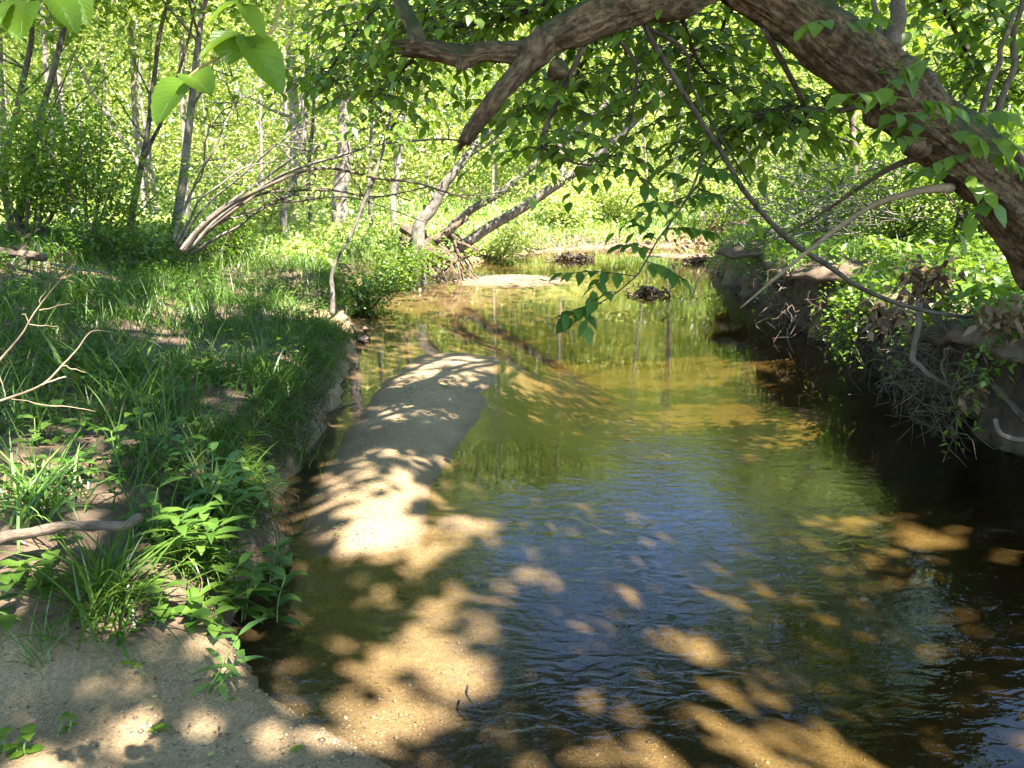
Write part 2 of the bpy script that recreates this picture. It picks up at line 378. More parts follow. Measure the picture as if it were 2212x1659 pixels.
def water_mat():
    m, t, out = nodes('creek_water')
    g = N(t, 'ShaderNodeTexCoord'); P = g.outputs['Object']
    mp = N(t, 'ShaderNodeMapping'); mp.inputs['Scale'].default_value = (.62, 1.25, 1); t.links.new(P, mp.inputs['Vector'])
    n1 = N(t, 'ShaderNodeTexNoise', i_Scale=13.0, i_Detail=2.0, i_Roughness=.5, i_Distortion=.7); t.links.new(mp.outputs[0], n1.inputs['Vector'])
    n2 = N(t, 'ShaderNodeTexNoise', i_Scale=2.6, i_Detail=1.0); t.links.new(mp.outputs[0], n2.inputs['Vector'])
    ad = N(t, 'ShaderNodeMath', operation='MULTIPLY_ADD'); ad.inputs[1].default_value = .6; t.links.new(n2.outputs['Fac'], ad.inputs[0]); t.links.new(n1.outputs['Fac'], ad.inputs[2])
    calm = N(t, 'ShaderNodeTexNoise', i_Scale=.85, i_Detail=2.5, i_Distortion=.8); t.links.new(mp.outputs[0], calm.inputs['Vector'])
    cr = N(t, 'ShaderNodeMapRange'); cr.inputs[1].default_value = .35; cr.inputs[2].default_value = .65; cr.inputs[3].default_value = .06; cr.inputs[4].default_value = 1.0
    t.links.new(calm.outputs['Fac'], cr.inputs[0])
    sx = N(t, 'ShaderNodeSeparateXYZ'); t.links.new(P, sx.inputs[0])
    fr_ = N(t, 'ShaderNodeMapRange'); fr_.inputs[1].default_value = 3.6; fr_.inputs[2].default_value = 8.0; fr_.inputs[3].default_value = .40; fr_.inputs[4].default_value = .04
    t.links.new(sx.outputs[1], fr_.inputs[0])
    ml = N(t, 'ShaderNodeMath', operation='MULTIPLY'); t.links.new(cr.outputs[0], ml.inputs[0]); t.links.new(fr_.outputs[0], ml.inputs[1])
    b = N(t, 'ShaderNodeBump', i_Distance=.02); t.links.new(ml.outputs[0], b.inputs['Strength']); t.links.new(ad.outputs[0], b.inputs['Height'])
    f = N(t, 'ShaderNodeFresnel', i_IOR=1.333); t.links.new(b.outputs[0], f.inputs['Normal'])
    tr = N(t, 'ShaderNodeBsdfTransparent'); tr.inputs[0].default_value = (.96, .95, .9, 1)
    gl = N(t, 'ShaderNodeBsdfGlossy', i_Roughness=0.0); t.links.new(b.outputs[0], gl.inputs['Normal'])
    s = N(t, 'ShaderNodeMixShader'); t.links.new(f.outputs[0], s.inputs[0]); t.links.new(tr.outputs[0], s.inputs[1]); t.links.new(gl.outputs[0], s.inputs[2])
    va = N(t, 'ShaderNodeVolumeAbsorption', i_Density=1.15); va.inputs['Color'].default_value = (.55, .49, .14, 1)
    t.links.new(s.outputs[0], out.inputs['Surface']); t.links.new(va.outputs[0], out.inputs['Volume'])
    return m
M['water'] = water_mat()

# ------------------------------------------------------------------ the lie of the land
def edge(pts, z=0):
    return np.array([gnd(u, v, z)[:2] for u, v in pts])
_l = edge([(560, 1500), (515, 1430), (505, 1340), (560, 1220), (590, 1120), (610, 1060), (655, 1000), (690, 920), (725, 850), (745, 790), (770, 740), (745, 690),
           (735, 650), (765, 618), (850, 600), (960, 582), (1050, 562), (1120, 548)])
_lx = np.concatenate([[3.2, 1.2, .75, .25, -.35], _l[:, 0], [2.4, 6, 14, 40]]); _ly = np.concatenate([[-12, -2, .8, 1.6, 2.2], _l[:, 1], [27.0, 28.2, 31, 40]])
_r = edge([(2260, 1010), (2212, 985), (2100, 925), (1950, 835), (1850, 765), (1740, 712), (1650, 660), (1600, 622), (1535, 582)])
_rx = np.concatenate([[7, 5.0, 4.1], _r[:, 0], [6.2, 9, 16, 45]]); _ry = np.concatenate([[-12, -2, 3.0], _r[:, 1], [23.5, 25.2, 27.2, 36]])
def left(y): return np.interp(y, _ly, _lx) + .26 * (fbm(np.asarray(y) * 2.3, np.asarray(y) * 0, s=4, o=3) - .5) * smooth(2.4, 4, np.asarray(y))
def right(y): return np.interp(y, _ry, _rx) + .7 * (fbm(np.asarray(y) * 1.1, np.asarray(y) * 0, s=9) - .5)
BAR = np.array([gnd(u, v, .08)[:2] for u, v in [(985, 765), (955, 800), (910, 870), (855, 960), (805, 1045), (790, 1120), (800, 1180)]])
BHW = np.array([.46, .52, .48, .42, .36, .32, .22])
BH = np.array([.03, .07, .095, .11, .115, .10, -.03])
def bar(x, y):
    best = np.full(np.shape(x), -9.0); wv = 1 + .3 * (fbm(x * 2.2, y * 2.2, s=14) - .5)
    for i in range(len(BAR) - 1):
        a, b = BAR[i], BAR[i + 1]; d = b - a
        t = np.clip(((x - a[0]) * d[0] + (y - a[1]) * d[1]) / (d @ d), 0, 1)
        q = np.hypot(x - a[0] - t * d[0], y - a[1] - t * d[1]); hw = (BHW[i] + t * (BHW[i + 1] - BHW[i])) * wv; h = BH[i] + t * (BH[i + 1] - BH[i])
        hh = np.maximum(h, .005) + .10; best = np.maximum(best, np.where(h > .004, hh * np.exp(-(q / hw) ** 2 * np.log(hh / .10)) - .10 - .35 * np.maximum(0, q - hw * 1.15), h - .35 * np.maximum(0, q - hw * .6)))
    return best
def ell(x, y, cx, cy, a, b, h): return h * (1 - 1.4 * (((x - cx) / a) ** 2 + ((y - cy) / b) ** 2))
B2 = gnd(1100, 606)[:2]; B3 = gnd(1490, 552)[:2]; B4 = gnd(930, 632)[:2]
B5 = gnd(960, 1130)[:2]; B6 = gnd(940, 1340)[:2]
BEACH = gnd(690, 690, .25)[:2]
def height(x, y):
    x = np.asarray(x, float); y = np.asarray(y, float)
    dl = left(y) - x; dr = x - right(y)
    nz = fbm(x * 1.1, y * 1.1, s=1) - .5; fine = fbm(x * 5, y * 5, s=2) - .5
    near = smooth(3.1, 2.3, y)
    d = np.maximum(dl, 0)
    beach = np.exp(-(((x - BEACH[0]) / 1.0) ** 2 + ((y - BEACH[1]) / .8) ** 2))
    far = smooth(9, 14, y)
    cliff = (.42 + .33 * far) * (1 - np.exp(-d / (.05 + .14 * vnoise(x * 4, y * 4, s=8)))) * (1 - .75 * beach) * (1 - near) * (1 - .85 * smooth(19, 22, y)) + near * .05 * (1 - np.exp(-d / .1))
    zl = cliff + np.minimum(.15 * d, .10 * d + .22) * (1 - .55 * near) * (1 - .5 * far)
    zl = np.where(zl > .95, .95 + .2 * np.tanh((zl - .95) / .2), zl) + nz * np.minimum(.28, d * .25) + fine * np.minimum(.06, d * .09)
    e = np.maximum(dr, 0)
    zr = .92 * (1 - np.exp(-(e / .16) ** 1.5)) * (1 - .6 * smooth(16, 21, y)) + .05 * e * (e < 6) + .3 * (e >= 6) + nz * np.minimum(.35, e * .4) + fine * np.minimum(.12, e * .3)
    dd = np.minimum(-dl, -dr); dd = np.maximum(dd, 0)
    deep = .10 + .44 * smooth(.5, 3.4, -dl) * smooth(24, 12, y)
    zb = -deep * (1 - np.exp(-np.maximum(-dl, 0) / .35)) * (1 - np.exp(-np.maximum(-dr, 0) / .8)) + .06 * nz * np.minimum(1, dd) + .02 * fine * np.minimum(1, dd * 3)
    sh = np.maximum(ell(x, y, B5[0] + .1, B5[1], .55, .45, .05) - .045, ell(x, y, B6[0], B6[1], .55, .55, .05) - .10)
    sh = np.maximum(sh, np.maximum(ell(x, y, B2[0], B2[1], 1.5, 1.5, .055) + .03 * fine, ell(x, y, B3[0], B3[1], 2.0, 1.0, .06) + .03 * fine))
    sh = np.maximum(sh, ell(x, y, B4[0], B4[1], 1.9, 1.2, .05) - .06)
    zb = np.maximum(np.maximum(zb, bar(x, y) + .03 * fine + .03 * nz), np.maximum(sh, -.6))
    z = np.where(dl > 0, zl, np.where(dr > 0, zr, zb))
    hill = 3.0 * smooth(42, 110, y) + 2.0 * smooth(22, 80, np.abs(x))
    return z + hill
def surf(x, y): return np.stack([x, y, height(x, y)], -1)
def sandiness(x, y, z):
    dl = left(y) - x
    s = smooth(.30, .12, z) * np.where((dl > .03) & (y > 2.9), 0, 1.0) * (1 - smooth(19, 22, y) * (z > .05))
    s = np.maximum(s, smooth(3.0, 2.2, y) * .9 * smooth(3.5, 1.5, dl))
    s = np.maximum(s, np.exp(-(((x - BEACH[0]) / .75) ** 2 + ((y - BEACH[1]) / .7) ** 2) * .9))
    patch = smooth(.60, .72, fbm(x * .9, y * .9, s=31)) * smooth(7, 5, y) * .8
    s = np.maximum(s, patch * (dl > 0))
    return s * np.where(x - right(y) > -.15, 0, 1.0)

ys = np.concatenate([np.arange(-14, 1.2, .35), np.arange(1.2, 6, .035), 6 * 1.011 ** np.arange(0, 160), np.arange(35, 60, 1.0), np.arange(60, 150, 6.0)])
xs = np.concatenate([-5.2 - 1.1 ** np.arange(48, 0, -1) * .6 + .6, np.arange(-5.2, 6.2, .05), 6.2 + 1.1 ** np.arange(1, 48) * .6 - .6])
X, Y = np.meshgrid(xs, ys); Z = height(X, Y); ny, nx = X.shape
mb = MB(); i, j = np.meshgrid(np.arange(ny - 1), np.arange(nx - 1), indexing='ij')
f = np.stack([i * nx + j, i * nx + j + 1, (i + 1) * nx + j + 1, (i + 1) * nx + j], -1).reshape(-1, 4)
mb.add(np.stack([X, Y, Z], -1), None, f)
go = mb.build('ground', M['ground']); tag(go, 'sandy creek bed and earth banks under the woods', 'ground', kind='structure')
x_, y_, z_ = X.ravel(), Y.ravel(), Z.ravel()
for nm, val in (('sand', sandiness(x_, y_, z_)), ('wet', smooth(.035, .0, z_) * .8 * smooth(-.02, -.01, z_) + .55 * smooth(0, -.02, z_)),
                ('green', np.clip(smooth(11, 16, y_) + .5 * (x_ > right(y_) + .6), 0, 1) * smooth(.3, .5, z_))):
    a = go.data.attributes.new(nm, 'FLOAT', 'POINT'); a.data.foreach_set('value', np.asarray(val, np.float32))

wb = MB(); x0, x1, y0, y1, zb = -20, 44, -13.5, 44, -1.5
wb.add([[x0, y0, zb], [x1, y0, zb], [x1, y1, zb], [x0, y1, zb], [x0, y0, 0], [x1, y0, 0], [x1, y1, 0], [x0, y1, 0]], None,
       [[4, 5, 6, 7], [0, 3, 2, 1], [0, 1, 5, 4], [1, 2, 6, 5], [2, 3, 7, 6], [3, 0, 4, 7]])
tag(wb.build('water', M['water'], flat=True), 'clear brown shallow creek water with small ripples', 'water', kind='structure')

# ------------------------------------------------------------------ big leaning tree, its broken limb and its crown
def pts(L): return [at(u, v, Y) for u, v, Y in L]
big = thing('leaning_tree', (3.75, 5.15, 1.0), 'thick furrowed tree leaning from the bank across the creek, with a broken limb', 'tree')
mb = MB()
TR = [(np.array([4.35, 5.35, .35])), np.array([4.0, 5.2, .95])] + pts([(2290, 545, 4.95), (2200, 425, 4.85), (2075, 320, 4.75), (1945, 215, 4.7), (1815, 110, 4.65), (1690, 5, 4.6), (1560, -90, 4.6), (1440, -210, 4.7)]) + [np.array([.3, 4.2, 5.2]), np.array([-.3, 3.8, 6.6])]
tube(mb, TR, 0, rr=[.30, .235, .2, .186, .19, .18, .168, .158, .147, .125, .10, .06], seg=96, n=44, rough=.13, ridge=.022)
tube(mb, pts([(2340, 560, 4.9), (2290, 520, 4.9), (2220, 470, 4.8)]), .14, .1, seg=12, rough=.2)
for _ in range(16):                                           # burls on the trunk
    k = RNG.uniform(.25, .72); c = spline(TR, 14)[int(k * 14 * 11)]; d = rdir(1)[0] * .25
    tube(mb, [c + d * .4, c + d * .78, c + d * .9], 0, rr=[.10, .07, .02], seg=10, n=5, rough=.3)
trunk = mb.build('trunk', M['bark_big'], big)
mb = MB()
tube(mb, pts([(2330, 600, 5.1), (2240, 610, 5.1), (2200, 545, 5.0), (2130, 455, 4.95)]), 0, rr=[.1, .09, .075, .06], seg=12, rough=.2)
mb.build('side_stem', M['bark_big'], big)
mb = MB()
tube(mb, pts([(1560, -70, 4.6), (1430, -5, 4.45), (1310, 28, 4.35), (1200, 82, 4.3), (1130, 112, 4.3), (1050, 112, 4.3), (1000, 122, 4.3), (940, 108, 4.3), (880, 103, 4.3)]), 0,
     rr=[.14, .112, .098, .08, .06, .052, .058, .05, .045], seg=56, n=24, rough=.36, ridge=.012)
tube(mb, pts([(1180, 85, 4.3), (1125, 150, 4.25), (1075, 205, 4.2), (1035, 260, 4.2), (1005, 308, 4.2)]), 0, rr=[.08, .058, .046, .042, .03], seg=18, n=10, rough=.25)
tube(mb, pts([(900, 105, 4.3), (893, 60, 4.35), (872, 20, 4.4), (850, -40, 4.5)]), 0, rr=[.05, .04, .036, .034], seg=14, rough=.15)
for (u, v, a, b) in [(1000, 128, -5, 26), (1140, 130, 20, 20), (1200, 150, 30, 10)]:
    tube(mb, [at(u, v, 4.3), at(u + a * .5, v + b * .5, 4.26), at(u + a * .9, v + b * .9, 4.24)], 0, rr=[.05, .03, .006], seg=14, n=7, rough=.7)
for k in range(26):                              # splintered ends
    e, d = (at(880, 103, 4.3), at(860, 104, 4.3)) if k % 2 else (at(1005, 305, 4.2), at(996, 322, 4.2))
    p = e + RNG.normal(0, .018, 3); tube(mb, [p - (d - e) * 1.5, p + (d - e) * RNG.uniform(.2, 1.4)], .012, .003, seg=5, n=3)
mb.build('broken_limb', M['bark_big'], big)
mb = MB()
tube(mb, pts([(2055, 405, 4.75), (1990, 412, 4.7), (1890, 442, 4.7), (1800, 500, 4.75), (1700, 580, 4.85), (1600, 665, 4.95)]), 0, rr=[.03, .021, .016, .0135, .011, .005], seg=9, n=8, rough=.12)
mb.build('dead_branch', M['twig_pale'], big)
mb = MB()
tube(mb, pts([(1990, 340, 4.8), (1930, 360, 4.9), (1850, 410, 5.1), (1760, 470, 5.4), (1660, 525, 5.7)]), .022, .005, seg=7, rough=.1)
tube(mb, pts([(1800, 510, 4.8), (1770, 515, 4.85), (1745, 540, 4.9)]), .01, .004, seg=6)
mb.build('dead_branch', M['twig'], big)
for L, r in (([(1925, 105, 4.75), (1930, 60, 4.8), (1945, 0, 4.9), (1990, -120, 5.2)], .055), ([(2140, 300, 4.85), (2160, 230, 4.9), (2185, 140, 5), (2200, 40, 5.1), (2215, -80, 5.2)], .022),
             ([(2110, 285, 4.85), (2140, 190, 4.95), (2170, 110, 5), (2195, 20, 5.1)], .02), ([(1700, 70, 4.6), (1665, 30, 4.65), (1640, -30, 4.7)], .05), ([(1905, 90, 4.75), (1895, 30, 4.9), (1880, -60, 5)], .02)):
    mb = MB(); tube(mb, pts(L), r, r * .6, seg=9, rough=.08, wob=.06); mb.build('upright_branch', M['twig'], big)

def twigleaves(mbt, mbl, P0, P1, n, L, W, tpl='o', r=.004, sag=.06, m=0):
    """a leafy twig from P0 to P1: alternate leaves in one drooping plane"""
    P0, P1 = np.asarray(P0, float), np.asarray(P1, float); mid = (P0 + P1) / 2 + np.array([0, 0, sag])
    Q = tube(mbt, [P0, mid, P1], r, r * .35, seg=4, n=4, cap=False)
    t = np.linspace(.18, 1, n); idx = t * (len(Q) - 1); i0 = np.minimum(idx.astype(int), len(Q) - 2); fr = (idx - i0)[:, None]
    P = Q[i0] * (1 - fr) + Q[i0 + 1] * fr; ax = unit(P1 - P0)
    sd = unit(np.cross(ax, [0, 0, 1.])) * np.where(np.arange(n) % 2 == 0, 1, -1)[:, None]
    D = unit(ax * .55 + sd * .8 + np.array([0, 0, -.35]) + .35 * rdir(n)); D[-1] = unit(ax + np.array([0, 0, -.4]))
    Nn = unit(np.array([0, 0, 1.]) + .45 * rdir(n))
    leaves(mbl, P, D, Nn, L * RNG.uniform(.7, 1.2, n), W * RNG.uniform(.75, 1.2, n), tpl, .22, None, m)

# thin drooping branches of the tree in view, each with its leaves
def hang(label_pts, rad, ntw, tl, leafL, parent, nm='drooping_branch', leafm='leaf_mid', start=.25, spread=.35, nl=7, bark='bark_dark'):
    mbt, mbl = MB(), MB()
    Q = tube(mbt, pts(label_pts), rad, rad * .3, seg=6, n=8, rough=.08)
    for _ in range(int(ntw * 1.6)):
        p = Q[int(RNG.uniform(start, 1) * (len(Q) - 1))]; d = rdir(1, -.55, .25)[0]; d[1] *= .7
        twigleaves(mbt, mbl, p, p + d * tl * RNG.uniform(.6, 1.3), nl, leafL * .95, leafL * .64)
    b = mbt.build(nm, M[bark], parent); mbl.build('foliage', M[leafm], b).location = (0, 0, 0)
    return b
# the long drooping twig over the water with clear single leaves
mbt, mbl = MB(), MB()
Q = tube(mbt, pts([(1520, 330, 4.6), (1500, 395, 4.45), (1470, 450, 4.35), (1420, 520, 4.2), (1395, 565, 4.1), (1370, 600, 4.05), (1320, 640, 4.0), (1262, 672, 3.95), (1225, 690, 3.9)]), .008, .002, seg=6, n=8)
for (u, v, u2, v2, Yq, n) in [(1375, 597, 1215, 590, 4.0, 11), (1395, 565, 1470, 600, 4.1, 9), (1300, 655, 1200, 690, 3.95, 8), (1330, 630, 1290, 650, 3.95, 4), (1410, 540, 1340, 530, 4.15, 8), (1300, 600, 1275, 640, 4, 5), (1262, 672, 1270, 705, 3.95, 4),
                             (1440, 495, 1530, 500, 4.3, 9), (1470, 450, 1390, 440, 4.3, 9), (1480, 430, 1540, 420, 4.4, 8), (1500, 395, 1430, 370, 4.45, 9), (1510, 360, 1580, 380, 4.5, 8), (1420, 520, 1370, 480, 4.2, 7)]:
    twigleaves(mbt, mbl, at(u, v, Yq), at(u2, v2, Yq - .08), n, .085, .055, sag=.015, r=.003)
leaves(mbl, [at(1235, 688, 3.9)], [at(1200, 715, 3.85) - at(1235, 688, 3.9)], [[0, -.6, .8]], .11, .085, 'o', .1)
b = mbt.build('drooping_branch', M['bark_dark'], big); mbl.build('foliage', M['leaf_canopy'], b).location = (0, 0, 0)
hang([(1310, 60, 4.4), (1370, 130, 4.6), (1372, 200, 4.7), (1350, 300, 4.8), (1290, 360, 4.9)], .014, 14, .5, .085, big)
hang([(1260, 100, 4.35), (1190, 250, 4.5), (1170, 300, 4.5), (1175, 320, 4.5), (1240, 352, 4.5), (1330, 360, 4.5)], .014, 12, .45, .085, big, start=.1)
hang([(1650, 60, 4.6), (1740, 250, 5.0), (1640, 260, 5.2), (1560, 330, 5.4), (1470, 450, 5.6)], .018, 20, .6, .09, big, start=.2)
hang([(1870, 225, 4.7), (1800, 240, 4.8), (1690, 235, 5.0), (1560, 290, 5.2), (1500, 340, 5.3)], .022, 26, .6, .09, big, start=.15)
hang([(1450, -60, 4.6), (1480, 60, 5.0), (1520, 150, 5.2), (1600, 210, 5.3)], .02, 40, .6, .09, big, start=.1)
hang([(1250, -60, 4.8), (1150, 20, 5.2), (1050, 50, 5.5), (930, 60, 5.9)], .02, 46, .65, .09, big, start=.0)
hang([(1100, -80, 5.2), (980, 20, 5.6), (880, 140, 6.0), (800, 220, 6.3)], .02, 46, .65, .09, big, start=.1)
hang([(900, -70, 5.6), (800, 30, 6.0), (740, 110, 6.4), (680, 200, 6.8)], .02, 40, .65, .09, big, start=.1)
hang([(1330, 20, 5.2), (1250, 150, 5.6), (1200, 210, 5.8), (1100, 240, 6.0)], .018, 42, .6, .09, big, start=.1)
hang([(2000, -60, 5.2), (2060, 60, 5.6), (2110, 150, 5.9), (2180, 230, 6.2)], .018, 40, .6, .09, big, start=.0, leafm='leaf_mid')
hang([(1840, -80, 5.2), (1800, 10, 5.6), (1760, 40, 5.9), (2000, 60, 6.1)], .018, 36, .6, .09, big, start=.0, leafm='leaf_mid')
hang([(2330, -40, 5.0), (2230, 60, 5.4), (2190, 150, 5.7), (2140, 250, 6.0)], .018, 36, .6, .09, big, start=.0, leafm='leaf_mid')
hang([(1620, -40, 5.6), (1560, 80, 6.0), (1650, 170, 6.4), (1760, 260, 6.8)], .018, 44, .7, .09, big, start=.0, leafm='leaf_mid')
# sprays of leaves in front of the trunk
for (u, v, u2, v2, Yq, n) in [(2010, 130, 1950, 160, 4.3, 5), (1990, 145, 1900, 200, 4.25, 7), (1960, 215, 1830, 205, 4.2, 8), (1975, 220, 2060, 235, 4.2, 7), (2050, 255, 1930, 250, 4.2, 7), (2080, 255, 2190, 250, 4.15, 9), (2030, 275, 1880, 280, 4.25, 7), (2060, 280, 2120, 320, 4.2, 6),
                             (2100, 300, 2210, 320, 4.1, 9), (2000, 300, 1900, 310, 4.3, 7), (2110, 330, 2000, 365, 4.2, 8), (2140, 330, 2212, 370, 4.15, 7), (1800, 50, 1740, 60, 4.3, 6), (1830, 60, 1900, 40, 4.4, 6), (2080, 370, 2150, 440, 4.3, 7), (2060, 380, 1980, 370, 4.3, 5), (2150, 420, 2060, 520, 4.3, 7)]:
    mbt, mbl = MB(), MB(); twigleaves(mbt, mbl, at(u, v, Yq), at(u2, v2, Yq - .1), n, .11, .07, sag=.02, r=.003)
    b = mbt.build('leafy_sprout', M['stem_green'], big); mbl.build('foliage', M['leaf_mid'], b).location = (0, 0, 0)

# overhead crown, unseen above the view: leaves placed to shape the creek's shade
LIT = []      # sunlit spots on the ground, in photo pixels: centre, half sizes
for (u, v, a, b, z) in [(830, 1100, 130, 45, .1), (900, 1150, 150, 45, .08), (1010, 1130, 90, 40, 0), (880, 1215, 60, 20, 0), (1150, 1200, 60, 18, 0), (980, 1290, 110, 70, 0), (930, 1400, 170, 90, 0), (1050, 1520, 70, 35, 0), (830, 1530, 150, 70, 0), (620, 1600, 190, 60, 0),
                        (1590, 1310, 110, 55, 0), (1330, 1280, 60, 25, 0), (1930, 1020, 110, 30, 0), (1560, 985, 80, 22, 0), (1740, 955, 90, 30, 0), (2090, 1070, 120, 30, 0), (1460, 1560, 110, 70, 0), (1730, 1500, 120, 90, 0), (1900, 1480, 110, 80, 0), (2040, 1560, 130, 90, 0), (1780, 1610, 160, 60, 0), (2160, 1600, 80, 60, 0),
                        (1320, 830, 200, 22, 0), (1600, 820, 200, 30, 0), (1800, 860, 150, 30, 0), (1150, 800, 80, 14, 0), (1450, 730, 250, 25, 0), (1500, 900, 90, 18, 0), (1700, 910, 60, 20, 0), (1080, 790, 60, 10, 0), (1100, 600, 250, 30, 0), (900, 640, 200, 18, 0),
                        (100, 1640, 160, 60, .12), (330, 1590, 150, 50, .1), (480, 1420, 70, 50, .15), (420, 1470, 60, 40, .1), (250, 1490, 60, 30, .15), (50, 1470, 40, 20, .2),
                        (80, 1075, 110, 60, .5), (40, 1190, 90, 70, .5), (420, 1060, 70, 40, .6), (400, 1130, 110, 50, .5), (430, 1210, 90, 70, .5), (560, 1030, 50, 30, .3), (210, 1080, 60, 30, .5), (300, 1230, 60, 60, .4), (20, 980, 40, 40, .6),
                        (690, 690, 80, 45, .25), (640, 650, 40, 15, .4), (330, 700, 60, 12, .7), (500, 770, 60, 12, .6), (160, 640, 40, 12, .9), (60, 590, 60, 20, .9), (430, 640, 90, 20, .8), (600, 560, 120, 40, .8)]:
    p = gnd(u, v, z); du = abs(gnd(u + a, v, z)[0] - p[0]); dv = abs(gnd(u, v + b, z)[1] - gnd(u, v - b, z)[1]) / 2
    k = 1.0 if u < 620 else (.85 if u < 1060 else .8) if v > 960 else 1.0
    LIT.append((p[0] - SUN[0] / SUN[2] * z, p[1] - SUN[1] / SUN[2] * z, du * k, dv * k))
for _ in range(120):                       # sun flecks on the shaded left bank
    p = gnd(RNG.uniform(20, 640), RNG.uniform(540, 1010), .6); LIT.append((p[0] - SUN[0] / SUN[2] * .6, p[1] - SUN[1] / SUN[2] * .6, RNG.uniform(.05, .16) * p[1] / 5, RNG.uniform(.05, .14) * p[1] / 5))
def cover(x, y):
    c = np.full(len(x), .99)
    dl = left(y) - x; dr = x - right(y)
    c = np.where((dl < 0) & (dr < 0), np.interp(y, [0, 5.8, 7.2, 12, 15, 17], [.992, .985, .85, .85, .75, .1]), c)
    c = np.where(dl >= 0, np.interp(y, [0, 11, 14, 17], [.996, .996, .97, .3]), c)
    c = np.where(dr > -.1, np.interp(y, [0, 6, 7.5, 13], [.97, .93, .45, .3]), c)
    c = np.where(bar(x, y) > .02, np.minimum(c, .45), c)
    ns = fbm(x * 2.6, y * 2.6, s=77)
    for cx, cy_, a, b in LIT:
        q = ((x - cx) / a) ** 2 + ((y - cy_) / b) ** 2
        c = np.minimum(c, np.where(q + (ns - .5) * 1.6 < 1, .10, 1))
    return np.where(ns > .74, np.minimum(c, .5), c)
A = (16.5, 16.5); dens = 520
n = int(dens * A[0] * A[1]); gx = RNG.uniform(-9.5, 7.0, n); gy = RNG.uniform(.3, 16.8, n)
lai = -np.log(1 - np.minimum(cover(gx, gy), .9965)); keep = RNG.random(n) < lai / 5.66
gx, gy = gx[keep], gy[keep]; h = RNG.uniform(7.5, 12.5, len(gx)) + np.maximum(0, gy - 9) * .25
CP = np.stack([gx + SUN[0] / SUN[2] * h, gy + SUN[1] / SUN[2] * h, h], 1)
# unseen leaves added up the sunbeams to shade the trunk
q = spline(TR, 14)[14:14 * 8]; q = q[RNG.integers(len(q), size=6500)] + RNG.normal(0, .22, (6500, 3)); hh = RNG.uniform(2.8, 7.0, 6500)
CP = np.concatenate([CP, q + SUN[None] / SUN[2] * hh[:, None]])
q = spline(pts([(1560, -70, 4.6), (1430, -5, 4.45), (1310, 28, 4.35), (1200, 82, 4.3), (1075, 205, 4.2), (1200, 82, 4.3), (1000, 122, 4.3), (880, 103, 4.3)])); q = q[RNG.integers(len(q), size=600)] + RNG.normal(0, .18, (600, 3)); hh = RNG.uniform(2.8, 7.0, 600)  # more leaves added to shade the broken limb
CP = np.concatenate([CP, q + SUN[None] / SUN[2] * hh[:, None]])
mb = MB(); soup(mb, CP, .19, .135, 'r', .75)
mbt = MB()
top = np.array([-.3, 3.8, 6.4])
for k in range(26):
    q = CP[int(RNG.integers(len(CP)))]; s = spline(TR, 14)[int(RNG.uniform(.78, 1) * 14 * 11)]
    m_ = (s * .55 + q * .45) + np.array([0, 0, .5])
    tube(mbt, [s, m_, q], .06, .012, seg=6, n=8, wob=.4, rough=.08)
cr = mb.build('crown', M['leaf_canopy'], big)  # unseen leaf cloud, shaped to cast the dapples
# the woods on both sides of and behind the viewer (kept out of the way of the sunbeams that reach the creek)
n = 90000; P = np.stack([RNG.uniform(-26, 24, n), RNG.uniform(-22, 24, n), RNG.random(n) * 13], 1)
sx_, sy_ = P[:, 0] - SUN[0] / SUN[2] * P[:, 2], P[:, 1] - SUN[1] / SUN[2] * P[:, 2]
inlit = (sx_ > -10.5) & (sx_ < 8.5) & (sy_ > -.5) & (sy_ < 40)
side = (P[:, 0] < -9 - .30 * np.maximum(P[:, 1], 0)) | (P[:, 0] > 10 + .6 * np.maximum(P[:, 1], 0)) | (P[:, 1] < -3.5)
fwd = (P[:, 1] > 12) & (P[:, 2] > 6) & ((P[:, 0] < -1.5) | (P[:, 0] > 2.5 + .3 * (P[:, 1] - 8))) & (RNG.random(n) < .5) & (fbm(P[:, 0] * .3, P[:, 1] * .3, s=6) > .5)
P = P[((side & ~inlit) | fwd) & (fbm(P[:, 0] * .4, P[:, 1] * .4, s=5, z=P[:, 2] * .4) > .42)]; P[:, 2] += height(P[:, 0], P[:, 1])
n = 26000; q = np.stack([RNG.uniform(-3, 9, n), RNG.uniform(11, 21, n), RNG.uniform(3.8, 10.5, n)], 1)  # unseen leaves added over the creek to break up the reflected sky
q = q[(q[:, 2] > 2.2 + .24 * q[:, 1]) & (fbm(q[:, 0] * .7, q[:, 1] * .5, s=15, z=q[:, 2] * .8) > .57)]
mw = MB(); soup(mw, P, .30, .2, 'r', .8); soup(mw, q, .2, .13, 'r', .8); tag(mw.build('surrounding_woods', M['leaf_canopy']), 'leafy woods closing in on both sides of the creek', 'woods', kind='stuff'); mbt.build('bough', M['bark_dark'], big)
print('canopy leaves', len(CP))

# dark vine running from the limb down to the bank, in front of the creek
vt = thing('vine', at(2212, 676, 5.3), 'long dark bare vine slanting from the limb down to the undercut bank', 'vine')
mb = MB()
tube(mb, pts([(1380, -30, 4.5), (1395, 60, 4.5), (1440, 140, 4.5), (1500, 240, 4.6), (1560, 330, 4.7), (1610, 415, 4.8), (1700, 515, 5.0), (1790, 575, 5.2), (1860, 622, 5.3), (1960, 662, 5.35), (2090, 684, 5.3), (2250, 674, 5.2)]), 0,
     rr=[.015, .016, .016, .015, .015, .016, .016, .016, .015, .015, .013, .012], seg=8, n=10, rough=.12)
mb.build('stem', M['bark_dark'], vt)
mb = MB(); tube(mb, pts([(1400, 60, 4.5), (1480, 110, 4.55), (1500, 200, 4.7), (1620, 400, 4.9)]), .012, .006, seg=6); mb.build('side_shoot', M['bark_dark'], vt)

